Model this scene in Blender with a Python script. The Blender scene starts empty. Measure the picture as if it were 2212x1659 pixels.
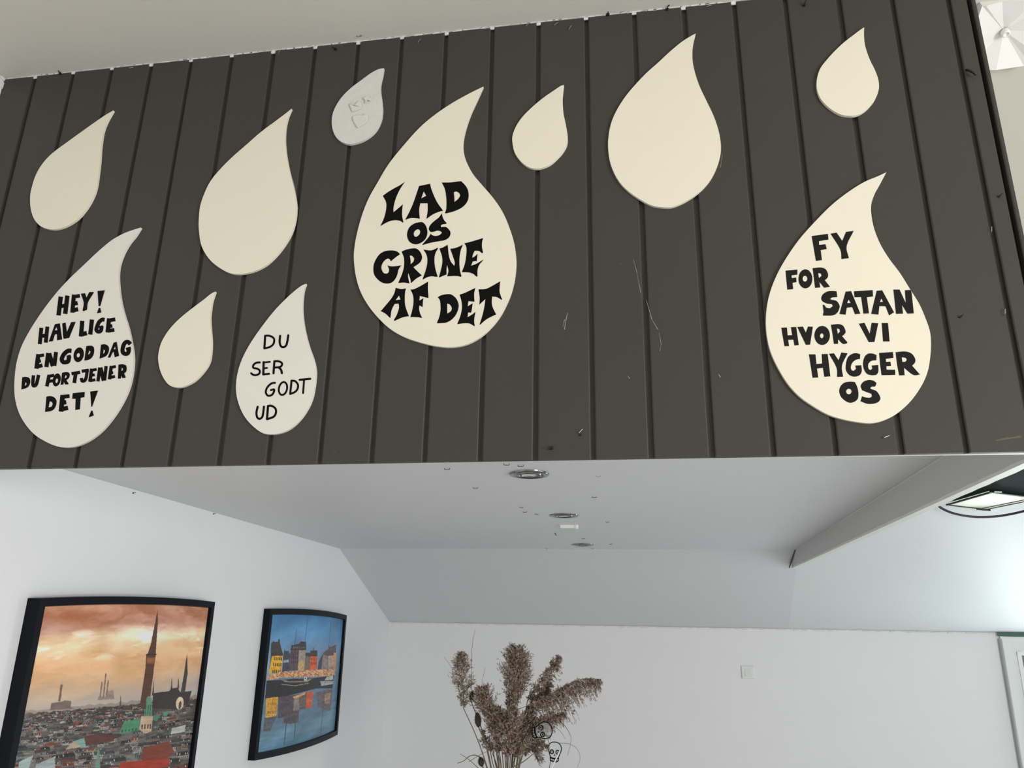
import bpy, bmesh, math, random
import numpy as np
from mathutils import Vector, Matrix
from mathutils.geometry import tessellate_polygon

random.seed(7)
C = bpy.context.scene.collection
S = 0.1            # one panelling board is 0.1 m wide
Z0 = 1.871         # height of the panelling's lower edge above the floor


def W(x, y, z):
    return Vector((x * S, y * S, Z0 + z * S))


# ------------------------------------------------------------------ camera
FPX = 1641.51
CAM = W(11.7049, -12.9869, -2.7093)
YAW, PITCH, ROLL = -0.16370, 0.30290, 0.01690
_f = Vector((math.sin(YAW) * math.cos(PITCH), math.cos(YAW) * math.cos(PITCH), math.sin(PITCH)))
_r = Vector((math.cos(YAW), -math.sin(YAW), 0))
_u = _r.cross(_f)
CR = (math.cos(ROLL) * _r + math.sin(ROLL) * _u).normalized()
CU = (-math.sin(ROLL) * _r + math.cos(ROLL) * _u).normalized()
CF = _f.normalized()
cam = bpy.data.cameras.new('camera')
cam.sensor_fit = 'HORIZONTAL'
cam.sensor_width = 36
cam.lens = 36 * FPX / 2212
cam.clip_start = 0.02
camo = bpy.data.objects.new('camera', cam)
C.objects.link(camo)
M = Matrix((CR, CU, -CF)).transposed().to_4x4()
M.translation = CAM
camo.matrix_world = M
sc = bpy.context.scene
sc.camera = camo

# ------------------------------------------------------------------ world, lights, exposure
sc.view_settings.view_transform = 'Standard'
sc.view_settings.look = 'None'
sc.view_settings.exposure = 0.05
sc.view_settings.gamma = 1
sc.view_settings.use_curve_mapping = False
w = bpy.data.worlds.new('world')
sc.world = w
w.use_nodes = True
w.node_tree.nodes['Background'].inputs[0].default_value = (0.7, 0.85, 1.0, 1)
w.node_tree.nodes['Background'].inputs[1].default_value = 0.15


def area(name, loc, aim, sx, sy, power, col):
    l = bpy.data.lights.new(name, 'AREA')
    l.shape = 'RECTANGLE'
    l.size, l.size_y, l.energy, l.color = sx, sy, power, col
    o = bpy.data.objects.new(name, l)
    C.objects.link(o)
    o.location = loc
    o.rotation_euler = (Vector(aim) - Vector(loc)).to_track_quat('-Z', 'Y').to_euler()
    return o


# daylight coming in through the openings of the room
area('daylight_front', (1.2, -4.15, 1.55), (1.2, 0, 1.7), 2.9, 1.7, 7, (1.0, 1.0, 0.9))
area('daylight_right', (4.15, -2.4, 1.3), (0, -1.0, 1.4), 1.4, 1.3, 115, (1.0, 0.975, 0.94))
area('daylight_right_rear', (4.15, 0.0, 1.0), (0, 0.0, 1.2), 2.0, 1.1, 14, (0.78, 0.92, 1.0))
area('daylight_back', (3.42, 3.12, 0.8), (2.8, 0, 1.5), 0.5, 0.9, 15, (0.87, 0.96, 1.0))

# ------------------------------------------------------------------ helpers


def ray(px, py):
    return (CR * ((px - 1106) / FPX) + CU * ((829.5 - py) / FPX) + CF)


def at_y(px, py, y):
    d = ray(px, py)
    return CAM + d * ((y - CAM.y) / d.y)


def at_x(px, py, x):
    d = ray(px, py)
    return CAM + d * ((x - CAM.x) / d.x)


def at_plane(px, py, p0, n):
    d = ray(px, py)
    return CAM + d * ((p0 - CAM).dot(n) / d.dot(n))


def project(P):
    d = P - np.array(CAM)
    z = d @ np.array(CF)
    return 1106 + FPX * (d @ np.array(CR)) / z, 829.5 - FPX * (d @ np.array(CU)) / z


def mat(name, col, rough=0.6, metal=0.0, noise=0.0, nscale=8.0, bump=0.0, bscale=60.0, spec=0.5, coat=0.0):
    m = bpy.data.materials.new(name)
    m.use_nodes = True
    nt = m.node_tree
    b = nt.nodes['Principled BSDF']
    b.inputs['Base Color'].default_value = (*col, 1)
    b.inputs['Roughness'].default_value = rough
    b.inputs['Metallic'].default_value = metal
    b.inputs['Specular IOR Level'].default_value = spec
    b.inputs['Coat Weight'].default_value = coat
    tc = nt.nodes.new('ShaderNodeTexCoord')
    if noise:
        n = nt.nodes.new('ShaderNodeTexNoise')
        n.inputs['Scale'].default_value = nscale
        n.inputs['Detail'].default_value = 4
        nt.links.new(tc.outputs['Object'], n.inputs['Vector'])
        mx = nt.nodes.new('ShaderNodeMix')
        mx.data_type = 'RGBA'
        mx.inputs[6].default_value = (*[c * (1 - noise) for c in col], 1)
        mx.inputs[7].default_value = (*[min(1, c * (1 + noise)) for c in col], 1)
        nt.links.new(n.outputs['Fac'], mx.inputs[0])
        nt.links.new(mx.outputs[2], b.inputs['Base Color'])
    if bump:
        n2 = nt.nodes.new('ShaderNodeTexNoise')
        n2.inputs['Scale'].default_value = bscale
        n2.inputs['Detail'].default_value = 3
        nt.links.new(tc.outputs['Object'], n2.inputs['Vector'])
        bp = nt.nodes.new('ShaderNodeBump')
        bp.inputs['Strength'].default_value = bump
        bp.inputs['Distance'].default_value = 0.004
        nt.links.new(n2.outputs['Fac'], bp.inputs['Height'])
        nt.links.new(bp.outputs[0], b.inputs['Normal'])
    return m


def build(name, verts, faces, m, parent=None, origin=None, smooth=False, recalc=True):
    verts = [Vector(v) for v in verts]
    if parent is not None:
        o0 = parent.location if parent.parent is None else parent.location + parent.parent.location
    elif origin is not None:
        o0 = Vector(origin)
    else:
        mn = [min(v[i] for v in verts) for i in range(3)]
        mxx = [max(v[i] for v in verts) for i in range(3)]
        o0 = Vector(((mn[0] + mxx[0]) / 2, (mn[1] + mxx[1]) / 2, mn[2]))
    me = bpy.data.meshes.new(name)
    me.from_pydata([v - o0 for v in verts], [], faces)
    if recalc:
        bm = bmesh.new()
        bm.from_mesh(me)
        bmesh.ops.recalc_face_normals(bm, faces=bm.faces[:])
        bm.to_mesh(me)
        bm.free()
    if smooth:
        me.polygons.foreach_set('use_smooth', [True] * len(me.polygons))
    me.materials.append(m)
    me.update()
    o = bpy.data.objects.new(name, me)
    C.objects.link(o)
    if parent is not None:
        o.parent = parent
    else:
        o.location = o0
    return o


def thing(name, label, cat, loc, group=None):
    o = bpy.data.objects.new(name, None)
    C.objects.link(o)
    o.empty_display_size = 0.05
    o.location = loc
    return tag(o, label, cat, group)


def tag(o, label, cat, group=None):
    o['label'] = label
    o['category'] = cat
    if group:
        o['group'] = group
    return o


def struct(name, verts, faces, m, parent=None):
    o = build(name, verts, faces, m, parent)
    if parent is None:
        o['kind'] = 'structure'
    return o


class MB:
    def __init__(s):
        s.v, s.f = [], []

    def add(s, v, f):
        k = len(s.v)
        s.v += [Vector(x) for x in v]
        s.f += [tuple(i + k for i in q) for q in f]

    def box(s, a, b):
        x0, y0, z0 = a
        x1, y1, z1 = b
        s.hexa([(x0, y0, z0), (x1, y0, z0), (x1, y1, z0), (x0, y1, z0), (x0, y0, z1), (x1, y0, z1), (x1, y1, z1), (x0, y1, z1)])

    def hexa(s, p):
        s.add(p, [(0, 3, 2, 1), (4, 5, 6, 7), (0, 1, 5, 4), (1, 2, 6, 5), (2, 3, 7, 6), (3, 0, 4, 7)])

    def slab(s, quad, off):
        q = [Vector(x) for x in quad]
        off = Vector(off)
        n = len(q)
        s.add(q + [x + off for x in q], [tuple(range(n)), tuple(range(2 * n - 1, n - 1, -1))] +
              [(i, (i + 1) % n, n + (i + 1) % n, n + i) for i in range(n)])

    def tube(s, pts, r, n=6, r1=None, rs=None):
        pts = [Vector(p) for p in pts]
        k0 = len(s.v)
        up = Vector((0.3, 0.2, 0.93))
        for i, p in enumerate(pts):
            t = (pts[min(i + 1, len(pts) - 1)] - pts[max(i - 1, 0)]).normalized()
            a = t.cross(up)
            if a.length < 1e-3:
                a = t.cross(Vector((1, 0, 0)))
            a.normalize()
            b = t.cross(a)
            rr = rs[i] if rs else r if r1 is None else r + (r1 - r) * i / max(1, len(pts) - 1)
            for j in range(n):
                s.v.append(p + (a * math.cos(2 * math.pi * j / n) + b * math.sin(2 * math.pi * j / n)) * rr)
        for i in range(len(pts) - 1):
            for j in range(n):
                s.f.append((k0 + i * n + j, k0 + i * n + (j + 1) % n, k0 + (i + 1) * n + (j + 1) % n, k0 + (i + 1) * n + j))
        s.f.append(tuple(k0 + j for j in range(n)))
        s.f.append(tuple(k0 + (len(pts) - 1) * n + j for j in reversed(range(n))))

    def prism(s, loops, front, back):
        """closed outlines (outer first, then holes) given as 2-D points; front/back map a 2-D point to 3-D"""
        flat = [p for l in loops for p in l]
        n = len(flat)
        tris = tessellate_polygon([[Vector((p[0], p[1], 0)) for p in l] for l in loops])
        k = len(s.v)
        s.v += [front(p) for p in flat] + [back(p) for p in flat]
        for t in tris:
            s.f.append(tuple(k + i for i in t))
            s.f.append(tuple(k + n + i for i in reversed(t)))
        a = 0
        for l in loops:
            m = len(l)
            for i in range(m):
                j = (i + 1) % m
                s.f.append((k + a + i, k + a + j, k + n + a + j, k + n + a + i))
            a += m

    def make(s, name, m, parent=None, **kw):
        return build(name, s.v, s.f, m, parent, **kw)


def catmull(p, closed=False, n=5):
    P = [Vector((*q, 0)) if len(q) == 2 else Vector(q) for q in p]
    m = len(P)
    out = []
    for i in range(m if closed else m - 1):
        if closed:
            a, b, c, d = P[i - 1], P[i], P[(i + 1) % m], P[(i + 2) % m]
        else:
            b, c = P[i], P[i + 1]
            a = P[i - 1] if i > 0 else b * 2 - c
            d = P[i + 2] if i + 2 < m else c * 2 - b
        for k in range(n):
            t = k / n
            out.append(0.5 * (2 * b + (c - a) * t + (2 * a - 5 * b + 4 * c - d) * t * t + (3 * b - a - 3 * c + d) * t ** 3))
    if not closed:
        out.append(P[-1])
    return out


def smooth_outline(p, ang=42, n=4):
    """round the gentle bends of a traced outline and keep its corners"""
    m = len(p)
    P = [Vector(q) for q in p]
    corner = []
    for i in range(m):
        a, b = P[i] - P[i - 1], P[(i + 1) % m] - P[i]
        if a.length < 1e-6 or b.length < 1e-6 or math.degrees(abs(a.angle_signed(b))) > ang:
            corner.append(i)
    if not corner:
        return [(v.x, v.y) for v in catmull(p, True, n)]
    out = []
    for q, i in enumerate(corner):
        j = corner[(q + 1) % len(corner)]
        if j <= i:
            j += m
        seg = [p[k % m] for k in range(i, j + 1)]
        out += [(v.x, v.y) for v in catmull(seg, False, n)[:-1]] if len(seg) > 2 else [seg[0]]
    return out


# ------------------------------------------------------------------ materials
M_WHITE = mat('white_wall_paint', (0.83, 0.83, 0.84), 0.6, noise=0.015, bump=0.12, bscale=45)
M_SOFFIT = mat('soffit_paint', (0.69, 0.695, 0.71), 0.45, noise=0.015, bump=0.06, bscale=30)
M_CEIL = mat('old_ceiling_paint', (0.64, 0.62, 0.565), 0.6, noise=0.02, nscale=3, bump=0.15, bscale=25)
M_UPPER = mat('warm_paint_dimmed', (0.54, 0.51, 0.435), 0.6, noise=0.02, nscale=3, bump=0.1, bscale=25)  # warm ceiling paint with the upper slope's dimmer light put into the colour
M_MINT = mat('pale_mint_wall_paint', (0.72, 0.76, 0.755), 0.5, noise=0.015, bump=0.05)
M_FASCIA = mat('grey_white_fascia_paint', (0.61, 0.605, 0.60), 0.5, noise=0.03, nscale=5)
M_LIP = mat('white_edge_paint', (0.82, 0.81, 0.76), 0.5, noise=0.05, nscale=40)
M_PANEL = mat('charcoal_board_paint', (0.049, 0.0465, 0.0385), 0.5, noise=0.05, nscale=6, bump=0.08, bscale=160, spec=0.3)
M_DROP = mat('cream_drop_paint', (0.80, 0.752, 0.615), 0.5, noise=0.02, nscale=9, bump=0.05, bscale=40)
M_DROPW = mat('white_drop_paint', (0.76, 0.73, 0.65), 0.5, noise=0.03, nscale=9, bump=0.08, bscale=40)
M_DROPG = mat('grey_white_drop_paint', (0.66, 0.65, 0.605), 0.5, noise=0.06, nscale=14, bump=0.4, bscale=60)
M_INK = mat('black_sign_paint', (0.004, 0.004, 0.004), 0.6, noise=0.2, nscale=30, spec=0.08)
M_INK2 = mat('soft_black_sign_paint', (0.015, 0.015, 0.014), 0.6, noise=0.2, nscale=30, spec=0.08)
M_CHROME = mat('chrome', (0.24, 0.245, 0.25), 0.14, metal=1.0)
M_GLASS = mat('lamp_lens', (0.75, 0.77, 0.74), 0.08, noise=0.2, nscale=90, coat=1.0)
M_STEEL = mat('staple_wire', (0.55, 0.54, 0.5), 0.3, metal=1.0)
M_DARKST = mat('tarnished_wire', (0.06, 0.055, 0.05), 0.5, metal=0.4)
M_BLACK = mat('black_plastic', (0.006, 0.006, 0.007), 0.45)
M_FRAME = mat('black_frame_lacquer', (0.004, 0.005, 0.009), 0.4, noise=0.1, nscale=20, spec=0.12)
M_PLASTIC = mat('white_plastic', (0.80, 0.80, 0.79), 0.3)
M_SWITCH = mat('ivory_switch_plastic', (0.78, 0.79, 0.775), 0.35)
M_FLOOR = mat('pale_floor', (0.50, 0.49, 0.48), 0.5, noise=0.15, nscale=4)
M_STRAW = mat('dry_reed_stalk', (0.17, 0.13, 0.08), 0.7, noise=0.25, nscale=40)
M_SEED = mat('dark_seed_head', (0.045, 0.03, 0.022), 0.85, noise=0.4, nscale=90)
M_PUTTY = mat('rough_white_filler', (0.74, 0.735, 0.72), 0.8, bump=0.6, bscale=90)
M_GREEN = mat('old_dark_green_paint', (0.05, 0.13, 0.095), 0.6, noise=0.2, nscale=20)
M_TRIM = mat('white_window_gloss', (0.74, 0.76, 0.74), 0.35)
M_SEAL = mat('grey_sealing_strip', (0.38, 0.38, 0.375), 0.6)

# ------------------------------------------------------------------ the setting
XL, XW = -2.832, 42.0      # left wall, right wall
YB, YF = 32.2, -42.0       # back wall, wall behind the camera
ZF = -Z0 / S               # floor
H = 9.435                  # upper ceiling
SL = 0.396                 # rise of the roof slope
YK, ZK = 23.5, 0.60        # soffit meets the slope


def slope_z(y):
    return ZK + (YK - y) * SL


YC = YK - (H - ZK) / SL    # slope meets the upper ceiling
PS0, PSN = W(0, YK, ZK), Vector((0, SL, 1)).normalized()

struct('floor', [W(XL, YF, ZF), W(XW, YF, ZF), W(XW, YB, ZF), W(XL, YB, ZF)], [(0, 1, 2, 3)], M_FLOOR)
struct('wall_left', [W(XL, YF, ZF), W(XL, YB, ZF), W(XL, YB, slope_z(YB)), W(XL, YK, ZK), W(XL, 0.2, 0.90), W(XL, 0.2, H), W(XL, YF, H)],
       [(0, 1, 2, 3, 4, 5, 6)], M_WHITE)
struct('ceiling', [W(XL, YF, H), W(XW, YF, H), W(XW, YC, H), W(18.5, YC, H), W(18.5, 0.2, H), W(XL, 0.2, H)], [(0, 1, 2, 3, 4, 5)], M_CEIL)

# back wall with its window opening
ZT = slope_z(YB)
WX0, WX1, WZ0, WZ1 = 30.34, 37.6, -13.5, -3.85
mb = MB()
for a, b, c, d in ((XL, WX0, ZF, ZT), (WX1, XW, ZF, ZT), (WX0, WX1, ZF, WZ0), (WX0, WX1, WZ1, ZT)):
    mb.add([W(a, YB, c), W(b, YB, c), W(b, YB, d), W(a, YB, d)], [(0, 1, 2, 3)])
ob = mb.make('wall_back', M_WHITE)
ob['kind'] = 'structure'
# wall behind the camera and right wall, each with an opening that lets the daylight in
mb = MB()
for a, b, c, d in ((XL, -3 + 0.4, ZF, H), (27, XW, ZF, H), (-2.6, 27, ZF, -12), (-2.6, 27, 6, H)):
    mb.add([W(a, YF, c), W(b, YF, c), W(b, YF, d), W(a, YF, d)], [(0, 1, 2, 3)])
ob = mb.make('wall_front', M_WHITE)
ob['kind'] = 'structure'
mb = MB()
for a, b, c, d in ((YF, -32, ZF, H), (24, YB, ZF, slope_z(YB)), (-32, 24, ZF, -13), (-32, 24, 1.2, slope_z(24))):
    mb.add([W(XW, a, c), W(XW, b, c), W(XW, b, d), W(XW, a, d)], [(0, 1, 2, 3)])
mb.add([W(XW, -32, H), W(XW, YC, H), W(XW, 24, slope_z(24)), W(XW, -32, slope_z(24))], [(0, 1, 2, 3)])
mb.add([W(XW, 24, slope_z(24)), W(XW, YB, slope_z(YB)), W(XW, 24, slope_z(YB))], [(0, 1, 2)])
ob = mb.make('wall_right', M_WHITE)
ob['kind'] = 'structure'

# the boxed-in part: soffit, slope below it, right side board
XS0, XS1 = 18.25, 18.78     # inner face of the side board, at the panelling and at the slope
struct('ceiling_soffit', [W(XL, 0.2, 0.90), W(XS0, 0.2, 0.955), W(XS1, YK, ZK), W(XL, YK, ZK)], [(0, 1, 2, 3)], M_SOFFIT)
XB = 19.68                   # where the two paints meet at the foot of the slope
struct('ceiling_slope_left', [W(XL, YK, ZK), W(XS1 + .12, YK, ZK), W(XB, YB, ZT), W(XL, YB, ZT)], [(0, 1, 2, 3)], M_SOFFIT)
YU = 9.0                    # warm paint from here up, its colour darkened for the dimmer light
struct('ceiling_slope_right', [W(18.7, YU, slope_z(YU)), W(XW, YU, slope_z(YU)), W(XW, YB, ZT), W(XB, YB, ZT), W(XS1 + .12, YK, ZK)], [(0, 1, 2, 3, 4)], M_MINT)
struct('ceiling_slope_upper', [W(18.5, YC, H), W(XW, YC, H), W(XW, YU, slope_z(YU)), W(18.5, YU, slope_z(YU))], [(0, 1, 2, 3)], M_UPPER)


def fz(y):
    return 0.03 - 0.0062 * y


mb = MB()
mb.hexa([W(XS0, 0.2, fz(0)), W(XS0 + .2, 0.2, fz(0)), W(XS1 + .2, 24.9, fz(24)), W(XS1, 24.9, fz(24)),
         W(XS0, 0.2, H), W(XS0 + .2, 0.2, H), W(XS1 + .2, 24.9, fz(24) + .1), W(XS1, 24.9, fz(24) + .1)])
side = mb.make('wall_box_side', M_FASCIA)
side['kind'] = 'structure'
mb = MB()      # bright painted lower edge of the side board, with its ragged paint line
n = 60
vs, fs = [], []
for i in range(n + 1):
    y = 0.2 + 24.6 * i / n
    x = XS0 + (XS1 - XS0) * y / 24.9
    j = random.uniform(-0.02, 0.02)
    vs += [W(x - .012, y, fz(y) - .02), W(x + .21 + j, y, fz(y) - .02), W(x - .012, y, fz(y) + .04 + abs(j)), W(x + .21 + j, y, fz(y) + .04)]
    if i:
        a = 4 * (i - 1)
        fs += [(a, a + 1, a + 5, a + 4), (a, a + 4, a + 6, a + 2), (a + 1, a + 3, a + 7, a + 5)]
mb.add(vs, fs)
mb.make('edge_strip', M_LIP, side)
mb = MB()      # line of filler where the side board meets the soffit
mb.tube([W(XS0 + (XS1 - XS0) * y / 23.5 - .01, y, .955 - (.955 - ZK) * y / 23.5 - .01) for y in np.linspace(.3, 23.3, 30)], 0.0035, 5)
mb.make('filler_bead', M_FASCIA, side)

mb = MB()
mb.tube([W(XS1 - .03, 23.55, ZK - .02), W(XS1 - .10, 24.95, fz(24) + .02)], 0.003, 5)
mb.make('open_joint', M_DARKST, side)

# panelling: one sheet of grooved boards
prof = []


def groove(x, wd=0.095, dp=0.07):
    return [(x - wd / 2 - .02, 0), (x - wd / 2, .012), (x - wd / 2 + .004, dp), (x + wd / 2 - .004, dp), (x + wd / 2, .012), (x + wd / 2 + .02, 0)]


prof.append((XL, 0))
for i in range(-2, 19):
    prof += groove(i + random.uniform(-.012, .012), random.uniform(.085, .105))
prof += groove(18.36, 0.085, 0.16)
prof.append((18.47, 0))
prof.append((18.47, 0.2))
vs, fs = [], []
for x, y in prof:
    vs += [W(x, y, 0), W(x, y, H - 0.02)]
for i in range(len(prof) - 1):
    fs.append((2 * i, 2 * i + 2, 2 * i + 3, 2 * i + 1))
k = len(vs)
for x, y in prof:                       # lower edge, back to the batten
    vs.append(W(x, max(y, 0.11), 0))
for i in range(len(prof) - 1):
    fs.append((2 * i, k + i, k + i + 1, 2 * i + 2))
panel = build('wall_panelling', vs, fs, M_PANEL, recalc=False)
panel['kind'] = 'structure'
mb = MB()
mb.hexa([W(12.5, 0.1, 0.0), W(18.47, 0.1, 0.0), W(18.47, .24, 0.0), W(12.5, .11, 0.0),
         W(12.5, 0.1, .6), W(18.47, 0.1, .6), W(18.47, .24, .6), W(12.5, .11, .6)])
mb.make('batten', M_LIP, panel)
# scuffs and paint chips on the boards
M_SCUFF = mat('scuffed_paint', (0.30, 0.29, 0.26), 0.8, noise=0.4, nscale=120)
M_SMEAR = mat('yellowish_smear', (0.10, 0.088, 0.05), 0.8, noise=0.4, nscale=60)


def scuff(pts, wd, m):
    mb = MB()
    P = [at_y(x, y, -0.0004) for x, y in pts]
    for a, b in zip(P[:-1], P[1:]):
        t = (b - a).normalized()
        nn = Vector((-t.z, 0, t.x)) * wd
        mb.add([a - nn * .3, a + nn * .3, b + nn, b - nn * .4], [(0, 1, 2, 3)])
    mb.make('scuff_mark', m, panel)


for pts, wd in (([(1226, 676), (1222, 692), (1219, 712)], .0012), ([(1368, 560), (1376, 590), (1384, 632)], .0007),
                ([(1396, 648), (1408, 690), (1421, 712)], .0008), ([(1424, 718), (1428, 745), (1425, 758)], .0006),
                ([(1216, 706), (1220, 690)], .0008), ([(1356, 812), (1360, 818)], .0012), ([(1552, 808), (1556, 815)], .0012),
                ([(634, 390), (640, 425), (644, 452)], .0006), ([(1560, 330), (1559, 345), (1556, 362)], .0006)):
    scuff(pts, wd, M_SCUFF)
scuff([(2150, 952), (2180, 947), (2206, 944)], .003, M_SMEAR)
scuff([(1338, 572), (1344, 570)], .0015, M_SMEAR)
scuff([(718, 978), (726, 976)], .0012, M_SMEAR)

# filler along the top of the boards and in the left corner
mb = MB()
for i in range(120):
    x = XL + .1 + i * .176 + random.uniform(-.05, .05)
    h = random.uniform(.004, .022)
    mb.box(W(x, -0.012, H - h), W(x + .2, 0.0, H + .005))
for i in range(-2, 17):       # the notches at the head of the grooves are filled
    mb.box(W(i - .045, 0.006, H - random.uniform(.045, .075)), W(i + .045, .03, H + .005))
mb.make('filler_seam', M_PUTTY, panel)
mb = MB()
for i in range(26):
    a = at_y(random.uniform(0, 9), random.uniform(150, 200), 0)
    mb.box((XL * S, -random.uniform(.004, .03), a.z), (XL * S + random.uniform(.001, .004), 0.001, a.z + random.uniform(.004, .012)))
mb.make('filler_lump', M_PUTTY, panel)

# ------------------------------------------------------------------ window in the back wall
win = struct('window_1', [W(WX0 - .15, YB - .12, ZT - .07 + .0), W(WX1 + .15, YB - .12, ZT - .07), W(WX1 + .15, YB - .12, WZ0 - .2), W(WX0 - .15, YB - .12, WZ0 - .2),
                          W(WX0 + .55, YB - .12, WZ1 + .02), W(WX1 - .55, YB - .12, WZ1 + .02), W(WX1 - .55, YB - .12, WZ0 + .4), W(WX0 + .55, YB - .12, WZ0 + .4)],
             [(0, 1, 5, 4), (1, 2, 6, 5), (2, 3, 7, 6), (3, 0, 4, 7)], M_TRIM)
gx0, gx1, gz0, gz1 = WX0 + .55, WX1 - .55, WZ0 + .4, WZ1 + .02
mb = MB()
mb.slab([W(WX0 - .15, YB - .02, ZT), W(WX0 - .15, YB - .12, ZT - .07), W(WX0 - .15, YB - .12, WZ0), W(WX0 - .15, YB - .02, WZ0)], (-0.002, 0, 0))
mb.make('casing', M_TRIM, win)
mb = MB()
mb.tube([W(WX0 - .19, YB - .13, z) for z in np.linspace(-3.15, WZ0, 12)], 0.0085, 8)
mb.make('seal_strip', M_SEAL, win)
mb = MB()
for e_, (a, b) in enumerate((((gx0 - .06, gz0), (gx0 + .14, gz1 + .06)), ((gx1 - .14, gz0), (gx1 + .06, gz1)), ((gx0 - .06, gz1 - .12), (gx1 + .06, gz1 + .06)), ((gx0, gz0 - .06), (gx1, gz0 + .12)))):
    mb.box(W(a[0], YB - .17 + .008 * e_, a[1]), W(b[0], YB + .35 + .008 * e_, b[1]))
mb.make('sash', M_PLASTIC, win)
M_SKYPANE = bpy.data.materials.new('bright_window_pane')
M_SKYPANE.use_nodes = True
b_ = M_SKYPANE.node_tree.nodes['Principled BSDF']
b_.inputs['Base Color'].default_value = (.8, .8, .8, 1)
b_.inputs['Emission Color'].default_value = (0.95, 1.0, 0.97, 1)
b_.inputs['Emission Strength'].default_value = 1.5
mb = MB()
mb.box(W(gx0 + .05, YB + .3, gz0), W(gx1 - .05, YB + .34, gz1 - .8))
mb.make('pane', M_SKYPANE, win)
M_BLIND = mat('grey_roller_blind', (0.16, 0.17, 0.19), 0.7)
mb = MB()
mb.box(W(gx0 + .05, YB + .22, gz1 - .84), W(gx1 - .05, YB + .3, gz1 - .02))
mb.box(W(gx0 + .05, YB + .14, gz1 - .42), W(gx1 - .05, YB + .3, gz1 - .1))
mb.make('roller_blind', M_BLIND, win)
mb = MB()      # strip of old green paint above the window
a = [(W(WX0 - .3 + i * .4, YB - .14, ZT - .0), W(WX0 - .3 + i * .4, YB - .14, ZT - .16 - random.uniform(0, .05))) for i in range(24)]
for p, q in zip(a[:-1], a[1:]):
    mb.add([p[0], q[0], q[1], p[1]], [(0, 1, 2, 3)])
mb.make('old_paint_strip', M_GREEN, win)
# ragged filler along the foot of the slope
mb = MB()
for i in range(150):
    x = -2.7 + i * .222
    mb.box(W(x, YB - random.uniform(.02, .05), ZT - random.uniform(.02, .10)), W(x + .24, YB + .01, ZT - .0))
mb.make('filler_line', M_PUTTY, ob if False else bpy.data.objects['wall_back'])

# ------------------------------------------------------------------ roof window in the right slope
M_NIGHT = mat('dark_roof_glass', (0.020, 0.026, 0.026), 0.6, noise=0.3, nscale=3, spec=0.05)
M_PALE = bpy.data.materials.new('sunlit_pale_pane')
M_PALE.use_nodes = True
b_ = M_PALE.node_tree.nodes['Principled BSDF']
b_.inputs['Base Color'].default_value = (.68, .69, .53, 1)
b_.inputs['Roughness'].default_value = .3
b_.inputs['Emission Color'].default_value = (0.86, 0.88, 0.68, 1)
b_.inputs['Emission Strength'].default_value = 0.05


def on_slope(px, py, off=0.0):
    return at_plane(px, py, PS0 - PSN * off, PSN)


roofw = thing('window_2', 'dark roof window with a pale lit sash in the bright slope', 'window', on_slope(2200, 1080))
for k_ in ('label', 'category'):
    del roofw[k_]
roofw['kind'] = 'structure'
q = [W(x, y, slope_z(y)) - PSN * .002 for x, y in ((23.7, 19.5), (33, 19.25), (33, 9.6), (23.7, 9.6))]
mb = MB()
mb.slab(q, -PSN * .004)
mb.make('dark_pane', M_NIGHT, roofw)
mb = MB()
sq = [on_slope(x, y, .012) for x, y in ((2047, 1089.5), (2122, 1098.5), (2236, 1074.8), (2142, 1062.5))]
mb.slab(sq, -PSN * .006)
mb.make('lit_sash', M_PALE, roofw)


def bar(pts, off, r, m, name, par):
    mb = MB()
    mb.tube([on_slope(x, y, off) for x, y in pts], r, 6)
    return mb.make(name, m, par)


bar([(2044, 1091), (2082, 1080.5), (2137, 1064.5)], .018, 0.0032, M_BLACK, 'sash_bar', roofw)
bar([(2050, 1086), (2082, 1077), (2137, 1061)], .02, .0017, M_TRIM, 'sash_rail', roofw)
bar([(2044, 1090), (2080, 1094.5), (2122, 1099)], .018, 0.0029, M_BLACK, 'sash_bar', roofw)
bar([(2120, 1098.5), (2165, 1089.5), (2240, 1074)], .018, 0.0021, M_BLACK, 'sash_bar', roofw)
bar([(2128, 1101), (2170, 1092.5), (2250, 1076)], .018, 0.0021, M_BLACK, 'sash_bar', roofw)
bar([(2140, 1062.5), (2180, 1067.5), (2250, 1076)], .018, 0.0019, M_BLACK, 'sash_bar', roofw)
bar([(2110, 1099.5), (2124, 1101), (2139, 1102)], .02, 0.0039, M_BLACK, 'sash_clip', roofw)
bar([(2148, 1062.3), (2164, 1062.8)], .02, .0026, M_TRIM, 'sash_clip', roofw)
mb = MB()
mb.tube(catmull([tuple(on_slope(x, y, o)) for x, y, o in ((2022, 1088, .004), (2036, 1099, .02), (2060, 1109, .03), (2090, 1115, .035), (2120, 1117, .04), (2160, 1114.5, .04), (2212, 1104, .035), (2290, 1080, .02), (2340, 1058, .004))], False, 6), 0.0048, 8)
tag(mb.make('hanging_cable', M_BLACK), 'black cable sagging in an arc below the roof window', 'cable')

# ------------------------------------------------------------------ drops
PT = 0.0055     # thickness of a drop
DROPS = {}


def zoom(off, scale, pts):
    return [(off[0] + x / scale, off[1] + y / scale) for x, y in pts]


def to_front(y):
    return lambda p: at_y(p[0], p[1], y)


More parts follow.
